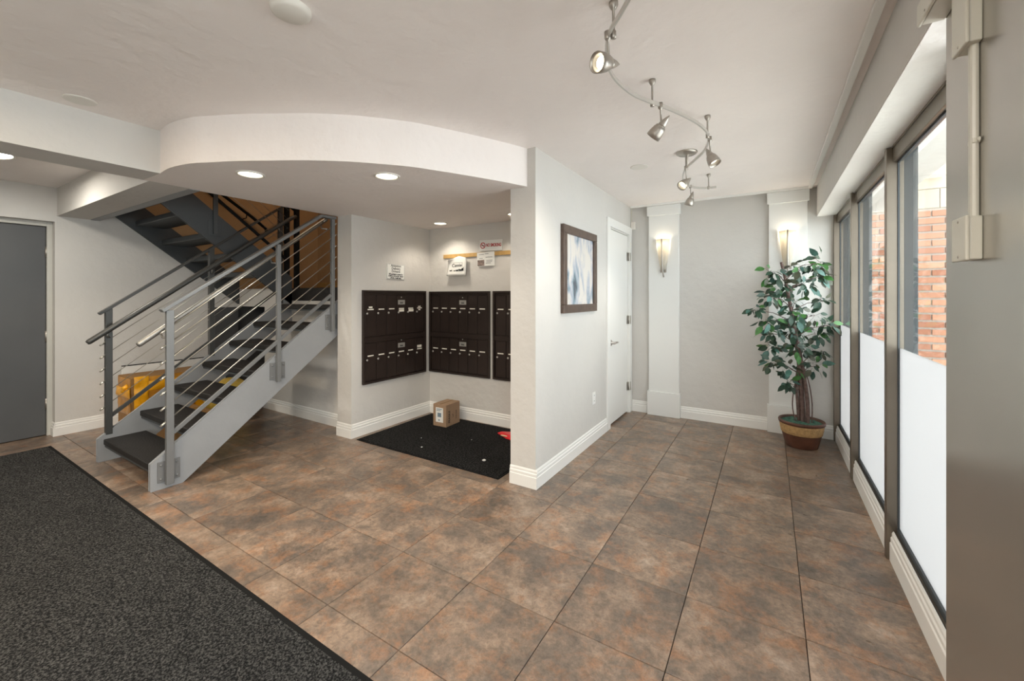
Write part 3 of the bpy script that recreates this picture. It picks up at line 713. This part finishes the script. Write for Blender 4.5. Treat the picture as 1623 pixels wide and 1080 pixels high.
fp = thing('flyer', (-2.655, 3.72, 1.74), 'white flyer with small dark picture pinned to the oak rail below the no smoking sign', 'notice')
Mf = tilt((-2.655, 3.721, 1.812), (1, 0, 0), (0, -1, 0), math.radians(1.5))
MB(Mf).box(-0.118, 0.118, -0.075, 0.078, -0.003, 0.0).build('sheet', PAPER, fp)
MB(Mf).box(-0.112, -0.02, -0.07, -0.005, 0, 0.0006).build('picture', mat('dim_photo_print', (128, 112, 104), 0.5, var=0.6, vscale=45), fp)
lm = MB(Mf)
for (a, b, z) in ((-0.09, -0.02, 0.055), (-0.01, 0.04, 0.058), (-0.085, -0.04, 0.012), (0.0, 0.09, 0.02), (0.01, 0.09, -0.015), (0.01, 0.085, -0.03), (0.0, 0.07, -0.045)):
    lm.box(a, b, z - 0.0025, z + 0.0025, 0, 0.0008)
lm.build('text_lines', GREYINK, fp)

# parcel on the mat
pb = thing('parcel', (-2.93, 3.47, 0.011), 'small brown cardboard box with white shipping label on the black mat', 'box')
A = Vector((-2.906, 3.353, 0.011)); R = Matrix.Translation(A) @ Matrix.Rotation(math.radians(2), 4, 'Z')
bw, bd, bh = 0.175, 0.235, 0.235
PBX = R @ Matrix.Translation((-bw, 0, 0))
MB(PBX).cbox(0, bw, 0, bd, 0, bh, 0.003).build('carton', BOXM, pb)
MB(PBX).box(bw * .46, bw * .54, 0.004, bd - 0.004, bh, bh + 0.0008).build('packing_tape', mat('brown_tape', (150, 116, 72), 0.25), pb)
# faces: front faces -Y, right faces +X
lf = MB(PBX).box(0.035, 0.135, -0.0008, 0.0, 0.045, 0.20).build('shipping_label', PAPER, pb)
MB(PBX).box(0.045, 0.10, -0.0014, -0.0008, 0.165, 0.172).box(0.045, 0.12, -0.0014, -0.0008, 0.180, 0.188).box(0.06, 0.11, -0.0014, -0.0008, 0.10, 0.145).box(0.07, 0.09, -0.0014, -0.0008, 0.06, 0.075).build('label_print', mat('pale_print', (120, 138, 150), 0.7), lf)
Mside = PBX @ frame((bw, 0.055, 0.10), (0, 0, 1), (1, 0, 0))
text('lettering', 'FRAGILE', 0.035, Mside, INK, pb, bold=0.001)
text('lettering', 'UP', 0.03, PBX @ frame((bw, 0.12, 0.10), (0, 0, 1), (1, 0, 0)), INK, pb)
text('lettering', 'THIS SIDE', 0.022, PBX @ frame((bw, 0.175, 0.10), (0, 0, 1), (1, 0, 0)), INK, pb)

# red plastic bag beside pillar end
vs = []; fs = []; n = 10
rb = MB()
pts = [(-2.34, 3.49), (-2.18, 3.40), (-1.98, 3.37), (-1.95, 3.58), (-2.06, 3.66), (-2.2, 3.60)]
top = [(x * .8 + -2.1 * .2, y * .8 + 3.5 * .2, 0.011 + 0.028 + 0.012 * math.sin(k * 2.3)) for k, (x, y) in enumerate(pts)]
n = len(pts); rb.add([(x, y, 0.011) for x, y in pts] + [(x, y, 0.02) for x, y in pts] + top + [(-2.1, 3.5, 0.055)],
    [tuple(range(n - 1, -1, -1))] + [(i, (i + 1) % n, n + (i + 1) % n, n + i) for i in range(n)] + [(n + i, n + (i + 1) % n, 2 * n + (i + 1) % n, 2 * n + i) for i in range(n)] + [(2 * n + i, 2 * n + (i + 1) % n, 3 * n) for i in range(n)])
rb_ = rb.build('plastic_bag', REDP, None); tag(rb_, 'red plastic bag lying on the black mat behind the pillar end', 'bag')
MB().box(-2.25, -2.08, 3.41, 3.425, 0.028, 0.034).build('printed_stripe', mat('cream_print', (226, 206, 170), 0.5), rb_)

# ------------------------------------------------------------------ packages under the stair
pk = thing('parcel', (-5.75, 2.0, 0.0), 'large cardboard box wrapped in yellow plastic behind the stairs', 'box')
MB().cbox(-6.0, -5.62, 1.56, 2.36, 0.0, 0.55, 0.004).build('carton', BOXD, pk)
AMB = mat('amber_plastic_sheet', (186, 128, 34), 0.35, bump=0.7, bscale=14, var=0.3, vscale=9)
def crumple(y0, y1, z0, z1, x, amp, ny=14, nz=12, top=False, front=False):
    vs = []; fs = []
    for j in range(nz + 1):
        for i in range(ny + 1):
            y = y0 + (y1 - y0) * i / ny; z = z0 + (z1 - z0) * j / nz
            d = amp * (0.5 + 0.5 * math.sin(17 * y + 9 * z + 2 * math.sin(23 * z)) * math.cos(13 * z - 7 * y)) * (1 if 0 < i < ny and 0 < j < nz else 0.2)
            vs.append((x + d, y, z) if not front else (y, x - d, z))
    for j in range(nz):
        for i in range(ny):
            a = j * (ny + 1) + i; fs.append((a, a + 1, a + ny + 2, a + ny + 1))
    return MB().add(vs, fs, True)
crumple(1.60, 2.36, 0.03, 0.545, -5.619, 0.012).build('plastic_sheet', AMB, pk)
crumple(-6.0, -5.62, 0.16, 0.54, 1.559, 0.02, front=True).build('plastic_sheet', AMB, pk)
crumple(1.58, 1.70, 0.12, 0.56, -5.606, 0.03, 6, 12).build('yellow_wrap', YEL, pk)
crumple(1.70, 2.37, 0.40, 0.50, -5.606, 0.02, 16, 5).build('yellow_wrap', YEL, pk)
crumple(1.84, 1.93, 0.02, 0.42, -5.604, 0.022, 5, 12).build('yellow_wrap', YEL, pk)
crumple(2.12, 2.22, 0.02, 0.55, -5.604, 0.02, 5, 12).build('yellow_wrap', YEL, pk)
crumple(-6.0, -5.60, 0.34, 0.44, 1.545, 0.02, 10, 5, front=True).build('yellow_wrap', YEL, pk)
lb_ = MB().box(-5.60, -5.582, 1.90, 2.08, 0.20, 0.37).build('address_label', PAPER, pk)
text('lettering', 'CO', 0.09, frame((-5.581, 2.0, 0.29), (0, 0.25, 0.97), (1, 0, 0)), INK, lb_, bold=0.002)
MB().box(-5.607, -5.604, 1.60, 1.64, 0.22, 0.40).build('barcode_sticker', PAPER, pk)
kn = MB()
random.seed(3)
for k in range(7):
    a = random.uniform(0, 6.28); p = Vector((-5.72, 1.60, 0.44))
    q = p + Vector((0.05 * math.cos(a), 0.07 * math.sin(a) - 0.03, random.uniform(-0.05, 0.06)))
    kn.tube([p, (p + q) / 2 + Vector((0, 0, 0.015)), q], [0.012, 0.032, 0.016], 8)
kn.build('knotted_bag_end', YEL, pk)
bd_ = B(-6.055, -6.035, 1.60, 2.62, 0.0, 0.63).build('flat_board', PAPER, None, 0.002)
tag(bd_, 'white flat board leaning on the left wall behind the wrapped box', 'board')
B(-6.057, -6.033, 1.60, 2.62, 0.63, 0.638).build('board_edge', BLACK, bd_)
yb = MB()
random.seed(5)
nu, nv = 14, 8; vs = []; fs = []
for j in range(nv + 1):
    for i in range(nu):
        a = 2 * PI * i / nu; b = -PI / 2 + PI * j / nv
        r = 1 + 0.12 * math.sin(5 * a + 3 * b) + 0.06 * math.sin(9 * a)
        vs.append((-5.22 + 0.22 * r * math.cos(a) * math.cos(b), 2.30 + 0.24 * r * math.sin(a) * math.cos(b), max(0.24 + 0.24 * math.sin(b), 0.0)))
for j in range(nv):
    for i in range(nu): fs.append((j * nu + i, j * nu + (i + 1) % nu, (j + 1) * nu + (i + 1) % nu, (j + 1) * nu + i))
yb.add(vs, fs, True)
tag(yb.build('plastic_bag', YELP), 'pale yellow plastic bag on the floor under the middle treads', 'bag')
cb = thing('parcel', (-5.2, 1.75, 0.0), 'low brown cardboard box on the floor beneath the lowest treads', 'box')
MB().cbox(-5.38, -4.92, 1.62, 2.02, 0.0, 0.22, 0.004).build('carton', BOXD, cb)
B(-5.18, -5.12, 1.624, 2.016, 0.22, 0.2208).build('packing_tape', MATS['brown_tape'], cb)

# ------------------------------------------------------------------ partition items
pc = thing('framed_picture', (PX1, 3.456, 1.26), 'abstract blue and grey print in a dark walnut frame on the white partition', 'picture')
y0, y1, z0, z1, fw, ft_ = 3.075, 3.838, 1.262, 1.995, 0.07, 0.032
for a in ((y0, y1, z0, z0 + fw), (y0, y1, z1 - fw, z1), (y0, y0 + fw, z0 + fw, z1 - fw), (y1 - fw, y1, z0 + fw, z1 - fw)):
    MB().box(PX1, PX1 + ft_, *a).build('frame_rail', FRAMEW, pc, 0.005)
B(PX1, PX1 + 0.012, y0 + fw, y1 - fw, z0 + fw, z1 - fw).build('print', ART, pc)
ot = thing('wall_outlet', (PX1, 3.82, 0.36), 'white wall outlet low on the partition beside the closet door', 'outlet')
B(PX1, PX1 + 0.006, 3.785, 3.86, 0.358, 0.475).build('cover_plate', TRIM, ot, 0.002)
for z in (0.39, 0.443):
    s_ = B(PX1 + 0.006, PX1 + 0.008, 3.806, 3.839, z - 0.015, z + 0.015).build('socket', TRIM, ot)
    MB().box(PX1 + 0.008, PX1 + 0.0085, 3.814, 3.817, z - 0.006, z + 0.006).box(PX1 + 0.008, PX1 + 0.0085, 3.828, 3.831, z - 0.006, z + 0.006).build('slots', INK, s_)

# ------------------------------------------------------------------ conduit and boxes on the steel wall
cdt = thing('wall_conduit', (0.39, 1.27, 1.5), 'cream surface conduit running down the steel clad wall', 'conduit')
MB().box(0.386, 0.40, 1.337, 1.361, 1.575, 2.0).build('raceway', CREAM, cdt, 0.006)
B(0.387, 0.40, 1.335, 1.364, 1.745, 1.757).build('strap', CREAM, cdt, 0.002)
MB().lathe([(0.0, 0.004), (0.005, 0.003), (0.006, 0)], (0.3975, 1.332, 1.751), (-1, 0, 0), 10).build('strap_screw', CREAM, cdt)
def jbox(name, y0, y1, z0, z1, label, x0=0.371):
    j = thing(name, (0.385, (y0 + y1) / 2, z0), label, 'junction box')
    MB().box(x0 + 0.008, 0.40, y0 + 0.004, y1 - 0.004, z0 + 0.002, z1 - 0.002).build('box_body', CREAM, j, 0.003)
    MB().box(x0, x0 + 0.008, y0, y1, z0, z1).build('cover_plate', CREAM, j, 0.003)
    for z in (z0 + 0.01, z1 - 0.01):
        MB().lathe([(0.0, 0.0015), (0.003, 0.001), (0.0032, 0)], (x0, (y0 + y1) / 2, z), (-1, 0, 0), 8).build('screw', NICKEL, j)
    return j
jbox('junction_box', 1.319, 1.402, 1.481, 1.582, 'lower cream junction box at the foot of the wall conduit')
jbox('junction_box', 1.319, 1.402, 1.967, 2.14, 'upper cream junction box at the top of the wall conduit')
jb = jbox('junction_box', 1.42, 1.56, 2.14, 2.20, 'small cream elbow box beside the header beam above the conduit', 0.345)

# ------------------------------------------------------------------ ceiling fixtures
def disc(x, y, z, r, label, cat, t=0.012, name='ceiling_cover'):
    o = MB().lathe([(0, t), (r * .8, t), (r * .95, t * .7), (r, t * .2), (r, 0)], (x, y, z), (0, 0, -1), 32).build(name, SHADEW)
    return tag(o, label, cat)
disc(-1.54, 0.89, H, 0.072, 'round white cover plate on the ceiling nearest the camera', 'ceiling cover', 0.022)
disc(-3.245, 0.685, H, 0.07, 'round white blank cover flush on the ceiling beside the boxed beam', 'ceiling cover', 0.006)
disc(-0.93, 3.52, H, 0.072, 'round white blank cover flush on the ceiling left of the track light canopy', 'ceiling cover', 0.006)
WARM = (1.0, 0.90, 0.76)
def downlight(x, y, z, r, label, power, color=WARM):
    t = thing('recessed_downlight', (x, y, z), label, 'downlight', 'recessed downlights in the dropped soffit')
    MB().lathe([(r, 0), (r, 0.006), (r * .86, 0.008), (r * .80, 0.003), (r * .80, 0.0)], (x, y, z), (0, 0, -1), 32).build('trim_ring', SHADEW, t)
    MB().lathe([(0.0, 0.001), (r * .80, 0.001)], (x, y, z), (0, 0, -1), 32).build('lamp_lens', LAMP, t)
    light('downlight_lamp', 'SPOT', (x, y, z - 0.02), power * (1.5 if y > 3 else 2.8), color, r * 0.7, (0, 0, 0), 2.35, 0.5)
    return t
downlight(-2.912, 1.411, ZS, 0.085, 'lit recessed downlight nearest the boxed beam in the curved soffit', 9)
downlight(-2.18, 1.917, ZS, 0.085, 'lit recessed downlight nearest the partition front in the curved soffit', 9)
downlight(-3.085, 3.463, ZS, 0.08, 'lit recessed downlight deep in the mail corner above the mailboxes', 7)
downlight(-2.12, 3.46, ZS, 0.08, 'lit recessed downlight half hidden behind the pillar in the mail corner', 7)
fl_ = thing('flush_light', (-4.9, 0.50, H), 'bright round flush ceiling light above the grey door', 'ceiling light')
MB().lathe([(0.20, 0), (0.20, 0.02), (0.185, 0.025), (0.18, 0.02)], (-4.95, 0.50, H), (0, 0, -1), 32).build('rim', SHADEW, fl_)
MB().lathe([(0, 0.035), (0.10, 0.032), (0.18, 0.018)], (-4.95, 0.50, H), (0, 0, -1), 32).build('diffuser', LAMPC, fl_)
light('flush_lamp', 'AREA', (-4.95, 0.50, H - 0.05), 16, (1, 0.94, 0.84), 0.36)
# unseen ceiling lamps added behind the camera to brighten the room
for k, (x, y) in enumerate(((-2.6, -0.7), (-0.6, -0.9))):
    t = thing('flush_light', (x, y, H), ('added unseen flush ceiling light behind the camera above the mat', 'added unseen flush ceiling light behind the camera near the entrance')[k], 'ceiling light')
    MB().lathe([(0.20, 0), (0.20, 0.02), (0.185, 0.025), (0.18, 0.02)], (x, y, H), (0, 0, -1), 32).build('rim', SHADEW, t)
    MB().lathe([(0, 0.035), (0.10, 0.032), (0.18, 0.018)], (x, y, H), (0, 0, -1), 32).build('diffuser', LAMPC, t)
    light('flush_lamp', 'AREA', (x, y, H - 0.05), (38, 36)[k], ((1, 0.80, 0.56), (1, 0.96, 0.91))[k], 0.36)
light('stairwell_lamp', 'POINT', (-4.6, 3.0, 3.5), 8, (1.0, 0.80, 0.58), 0.12)

# track light
tl = thing('track_light', (-0.5, 2.6, H), 'curved monorail track light with brushed nickel spot heads on the ceiling', 'track light')
rail = [(-0.20, 1.05, 2.37), (-0.31, 1.24, 2.37), (-0.42, 1.385, 2.37), (-0.495, 1.475, 2.37), (-0.54, 1.563, 2.37), (-0.573, 1.67, 2.37), (-0.583, 1.81, 2.37), (-0.56, 1.97, 2.37), (-0.521, 2.076, 2.37), (-0.46, 2.20, 2.37), (-0.40, 2.34, 2.37), (-0.345, 2.50, 2.37), (-0.315, 2.66, 2.37), (-0.32, 2.82, 2.37), (-0.37, 3.02, 2.37), (-0.46, 3.20, 2.37), (-0.545, 3.38, 2.37), (-0.60, 3.60, 2.37), (-0.61, 3.80, 2.37), (-0.57, 3.97, 2.37), (-0.49, 4.05, 2.37), (-0.40, 4.07, 2.37)]
rs = smooth_curve(rail, 5)
mb = MB(); vs = []; fs = []
for i, p in enumerate(rs):
    p = Vector(p); t = (Vector(rs[min(i + 1, len(rs) - 1)]) - Vector(rs[max(i - 1, 0)])).normalized(); u = t.cross(Vector((0, 0, 1)))
    for a, b in ((-.004, -.009), (.004, -.009), (.004, .009), (-.004, .009)): vs.append(tuple(p + u * a + Vector((0, 0, b))))
for i in range(len(rs) - 1):
    for k in range(4): fs.append((i * 4 + k, i * 4 + (k + 1) % 4, i * 4 + 4 + (k + 1) % 4, i * 4 + 4 + k))
mb.add(vs, fs); mb.f += [(3, 2, 1, 0), tuple(len(rs) * 4 - 4 + k for k in range(4))]; mb.sm += [False, False]
mb.build('monorail', mat('pale_rail_metal', (206, 203, 197), 0.35, 0.6), tl)
for (x, y) in ((-0.49, 1.50), (-0.50, 2.14), (-0.317, 2.74), (-0.46, 4.055)):
    MB().lathe([(0, 0), (0.017, 0), (0.017, 0.012), (0.010, 0.025), (0.005, 0.03), (0.005, 0.105), (0.010, 0.108), (0.010, 0.134), (0.0, 0.136)], (x, y, H), (0, 0, -1), 14).build('standoff', NICKEL, tl)
cp = MB().lathe([(0.075, 0), (0.075, 0.01), (0.06, 0.02), (0.012, 0.024), (0.010, 0.13), (0, 0.135)], (-0.53, 3.35, H), (0, 0, -1), 28).build('canopy', NICKEL, tl)
Rv = Vector((math.cos(.5562), math.sin(.5562), 0)); Fv = Vector((-math.sin(.5562), math.cos(.5562), 0)); Uv = Vector((0, 0, 1))
heads = [((-0.51, 1.49), -0.75, -0.50, -0.22, True, 10), ((-0.47, 2.18), -0.55, 0.62, -0.75, False, 14), ((-0.312, 2.80), 0.25, -0.38, -0.85, True, 10), ((-0.535, 3.34), -0.72, -0.35, -0.6, True, 10), ((-0.59, 3.92), -0.22, 0.35, -1.0, False, 18)]
for (x, y), a, b, c, lit, pw_ in heads:
    d = (Rv * a + Fv * b + Uv * c).normalized()
    base = Vector((x, y, 2.37)); piv = base + Vector((0.004, 0.004, -0.105)) 
    hd = MB()
    o = piv - d * 0.012
    # bell: back cone tip to open front
    hd.lathe([(0.001, -0.048), (0.007, -0.036), (0.014, -0.018), (0.019, 0.0), (0.0205, 0.006), (0.0185, 0.008), (0.0185, 0.010), (0.0245, 0.012), (0.031, 0.028), (0.0355, 0.052), (0.037, 0.076), (0.0345, 0.077), (0.031, 0.062), (0.025, 0.052)], o, d, 24, cap0=True)
    h = hd.build('spot_head', NICKEL, tl)
    MB().lathe([(0.0, 0.052), (0.0235, 0.052)], o, d, 24).build('lamp_lens', LAMP, h)
    MB().lathe([(0, 0), (0.012, 0), (0.012, 0.024), (0.009, 0.030), (0.0045, 0.032), (0.0045, 0.09), (0.0045, 0.118), (0, 0.118)], base + Vector((0, 0, 0.012)), (piv - base).normalized(), 14).build('stem', NICKEL, tl)
    q = d.to_track_quat('-Z', 'Y').to_euler()
    light('track_spot', 'SPOT', tuple(o + d * 0.075), pw_, WARM, 0.025, q, 1.5, 0.8)

# ------------------------------------------------------------------ wall sconces
for k, (x, lab) in enumerate(((-1.055, 'lit wall sconce with flared pale shade on the left pilaster'), (0.155, 'lit wall sconce with flared pale shade on the right pilaster above the plant'))):
    yb_ = BY - 0.045
    s = thing('wall_sconce', (x, yb_, 1.63), lab, 'sconce', 'wall sconces on the white pilasters')
    prof = [(0.028, 0.0), (0.042, 0.08), (0.056, 0.18), (0.068, 0.28), (0.075, 0.36)]
    vs = []; fs = []; n = 14
    for r, t in prof:
        for i in range(n + 1):
            a = PI + PI * i / n
            vs.append((x + r * math.cos(a), yb_ - 0.008 + r * 1.15 * math.sin(a), 1.705 + t))
    for j in range(len(prof) - 1):
        for i in range(n): fs.append((j * (n + 1) + i, j * (n + 1) + i + 1, (j + 1) * (n + 1) + i + 1, (j + 1) * (n + 1) + i))
    sh = MB().add(vs, fs, True).build('shade', SHADE, s)
    so = sh.modifiers.new('solid', 'SOLIDIFY'); so.thickness = 0.003
    B(x - 0.035, x + 0.035, yb_ - 0.008, yb_, 1.68, 2.02).build('back_plate', NICKEL, s, 0.002)
    MB().tube([(x, yb_ - 0.100, 2.07), (x, yb_ - 0.092, 1.98), (x, yb_ - 0.076, 1.88), (x, yb_ - 0.058, 1.78), (x + 0.001, yb_ - 0.044, 1.70), (x + 0.004, yb_ - 0.030, 1.66), (x + 0.008, yb_ - 0.024, 1.625)], [0.006, 0.006, 0.007, 0.008, 0.009, 0.008, 0.008], 8).build('spine', NICKEL, s)
    MB().tube([(x - 0.036, yb_ - 0.042, 1.708), (x + 0.036, yb_ - 0.042, 1.708)], 0.003, 6).tube([(x - 0.028, yb_ - 0.045, 1.708), (x - 0.028, yb_, 1.708)], 0.003, 6).tube([(x + 0.028, yb_ - 0.045, 1.708), (x + 0.028, yb_, 1.708)], 0.003, 6).build('shade_clip', NICKEL, s)
    light('sconce_lamp', 'POINT', (x, yb_ - 0.045, 2.02), 0.8, (1.0, 0.86, 0.66), 0.018)

# ------------------------------------------------------------------ ficus
PC = Vector((0.255, 4.73, 0))
pl = thing('potted_ficus', PC, 'artificial ficus tree in a copper pot with woven band by the right pilaster', 'potted plant')
MB().lathe([(0.0, 0.0), (0.122, 0.0), (0.128, 0.006), (0.142, 0.06), (0.156, 0.12), (0.158, 0.125)], PC, n=36).build('pot_base', POTM, pl)
MB().lathe([(0.158, 0.125), (0.163, 0.13), (0.166, 0.15), (0.171, 0.165), (0.172, 0.185), (0.176, 0.2), (0.174, 0.212)], PC, n=36).build('woven_band', ROPE, pl)
MB().lathe([(0.173, 0.212), (0.182, 0.216), (0.186, 0.236), (0.181, 0.246), (0.170, 0.244), (0.166, 0.22)], PC, n=36).build('pot_rim', POTM, pl)
ms = MB(); vs = [tuple(PC + Vector((0, 0, 0.232)))]; fs = []
nr_, na = 5, 24
random.seed(11)
for j in range(1, nr_ + 1):
    for i in range(na):
        a = 2 * PI * i / na; r = 0.167 * j / nr_
        vs.append((PC.x + r * math.cos(a), PC.y + r * math.sin(a), 0.222 + random.uniform(0, 0.02) * (j < nr_)))
for i in range(na): fs.append((0, 1 + i, 1 + (i + 1) % na))
for j in range(nr_ - 1):
    for i in range(na): fs.append((1 + j * na + i, 1 + (j + 1) * na + i, 1 + (j + 1) * na + (i + 1) % na, 1 + j * na + (i + 1) % na))
ms.add(vs, fs).build('moss', MOSS, pl)['kind'] = 'stuff'
trunk = [(0.263, 4.72, 0.20), (0.258, 4.717, 0.40), (0.252, 4.714, 0.517), (0.238, 4.705, 0.753), (0.213, 4.689, 0.989), (0.183, 4.67, 1.195), (0.153, 4.652, 1.402), (0.123, 4.633, 1.579), (0.093, 4.614, 1.72)]
MB().tube(smooth_curve(trunk, 3), [0.025 - 0.0006 * k for k in range(25)], 10).build('trunk', BARK, pl)
MB().tube(smooth_curve([(0.30, 4.69, 0.20), (0.298, 4.69, 0.42), (0.275, 4.695, 0.64), (0.25, 4.70, 0.80), (0.228, 4.695, 0.95)], 3), 0.017, 8).build('trunk', BARK, pl)
MB().tube(smooth_curve([(0.235, 4.71, 0.20), (0.222, 4.70, 0.42), (0.215, 4.69, 0.62), (0.235, 4.70, 0.80), (0.21, 4.685, 1.0)], 3), 0.012, 8).build('trunk', BARK, pl)
MB().tube(smooth_curve([(0.215, 4.69, 0.21), (0.185, 4.68, 0.35), (0.19, 4.68, 0.5), (0.225, 4.69, 0.7)], 3), 0.005, 6).tube(smooth_curve([(0.33, 4.70, 0.21), (0.335, 4.70, 0.40), (0.31, 4.69, 0.6), (0.26, 4.69, 0.78)], 3), 0.005, 6).build('vine', BARK, pl)
clusters = [([0.213, 4.689, 1.661], 0.118), ([0.343, 4.77, 1.708], 0.106), ([0.028, 4.574, 1.626], 0.083), ([0.113, 4.627, 1.52], 0.106), ([0.303, 4.745, 1.52], 0.083), ([0.418, 4.817, 1.667], 0.047), ([0.013, 4.565, 1.39], 0.088), ([0.178, 4.667, 1.343], 0.094), ([-0.098, 4.496, 1.272], 0.059), ([-0.038, 4.534, 1.178], 0.1), ([0.103, 4.621, 1.178], 0.106), ([0.328, 4.761, 1.225], 0.106), ([0.443, 4.825, 1.136], 0.05), ([0.043, 4.583, 1.048], 0.077), ([0.213, 4.689, 1.06], 0.094), ([0.403, 4.807, 1.048], 0.07), ([0.043, 4.583, 0.918], 0.059), ([0.278, 4.73, 0.895], 0.094), ([0.425, 4.81, 0.871], 0.055), ([0.013, 4.565, 0.783], 0.059), ([0.123, 4.633, 0.735], 0.088), ([0.328, 4.761, 0.765], 0.088), ([0.143, 4.646, 0.594], 0.059), ([0.403, 4.807, 1.355], 0.059), ([0.378, 4.792, 1.579], 0.059), ([0.14, 4.80, 1.45], 0.1), ([0.22, 4.83, 1.12], 0.1), ([0.16, 4.50, 1.25], 0.09), ([0.20, 4.52, 0.95], 0.08)]
def leaf_mesh(m, L, Wd):
    # pointed oval blade folded a little along the midrib and curved down
    vs = []; fs = []; ks = [(0, 0.0), (0.15, 0.32), (0.38, 0.5), (0.62, 0.44), (0.82, 0.24), (1.0, 0.0)]
    for t, w_ in ks:
        z = -0.18 * L * t * t
        vs += [(-w_ * Wd, t * L, z + 0.12 * w_ * Wd), (0, t * L, z), (w_ * Wd, t * L, z + 0.12 * w_ * Wd)]
    for i in range(len(ks) - 1):
        a = 3 * i; fs += [(a, a + 1, a + 4, a + 3), (a + 1, a + 2, a + 5, a + 4)]
    vs += [(0, -0.25 * L, 0.01 * L)]
    mb = MB().add(vs, fs, True)
    mb.tube([(0, -0.22 * L, 0.004), (0, 0, 0)], 0.0012, 3, False)
    return mb.mesh('leaf', m)
LM = [leaf_mesh(m, L, w_) for m in LEAFS for L, w_ in ((0.090, 0.047), (0.076, 0.041))]
def leaf_rot(y):
    # blade direction y, upper face turned roughly up and outwards into the room
    zt = (Vector((0, 0, 0.7)) - Fv * 0.75 + Vector((random.gauss(0, .45), random.gauss(0, .45), random.gauss(0, .35)))).normalized()
    x = y.cross(zt).normalized(); z = x.cross(y).normalized()
    return Matrix((x, y, z)).transposed().to_quaternion()
random.seed(21)
tr = smooth_curve(trunk, 6); br = MB(); cnt = 0
for (c, r) in clusters:
    c = Vector(c); c = c + Fv * random.uniform(-0.10, 0.10) * (r / 0.09)
    c.y = min(c.y, 4.93)
    # branch from the trunk up to the cluster
    cand = min(tr, key=lambda p: abs(p[2] - (c.z - 0.10)) + 0.2 * (Vector(p) - c).length)
    p0 = Vector(cand); mid = (p0 + c) / 2 + Vector((0, 0, 0.03))
    br.tube([p0, mid, c], [0.005, 0.0035, 0.002], 5)
    nl = 10 if r < 0.09 else 11
    for k in range(nl):
        if cnt >= 298: break
        dv_ = Vector((random.gauss(0, 1), random.gauss(0, 1), random.gauss(0, 0.8))).normalized() * r * random.uniform(0.35, 1.05)
        p = c + dv_
        if p.x > 0.50: p.x = 0.50
        if p.y > 4.96: p.y = 4.96
        if k % 3 == 0: br.tube([c, p], 0.0012, 3, False)
        o = bpy.data.objects.new('leaf', random.choice(LM[:4] * 3 + LM[4:6] * 2 + LM[6:8] * 2))
        link(o, p, pl)
        dirn = (dv_.normalized() + Vector((0, 0, -0.55))).normalized()
        o.rotation_euler = leaf_rot(dirn).to_euler()
        s_ = random.uniform(0.8, 1.2); o.scale = (s_, s_, s_)
        cnt += 1
br.build('branches', BARK, pl)['kind'] = 'stuff'
# the remaining small inner leaves, past the three hundred built singly
inner = MB()
for (c, r) in clusters:
    for k in range(8):
        dv_ = Vector((random.gauss(0, 1), random.gauss(0, 1), random.gauss(0, 0.9))).normalized() * r * random.uniform(0.1, 0.9)
        p = Vector(c) + dv_; p.x = min(p.x, 0.50); p.y = min(p.y, 4.95)
        q = leaf_rot((dv_.normalized() + Vector((0, 0, -0.55))).normalized()); src = LM[0]
        sc = random.uniform(0.7, 1.0)
        inner.add([tuple(p + q @ (v.co * sc)) for v in src.vertices], [tuple(f.vertices) for f in src.polygons], True)
inner.build('inner_leaves', LEAFS[0], pl)['kind'] = 'stuff'
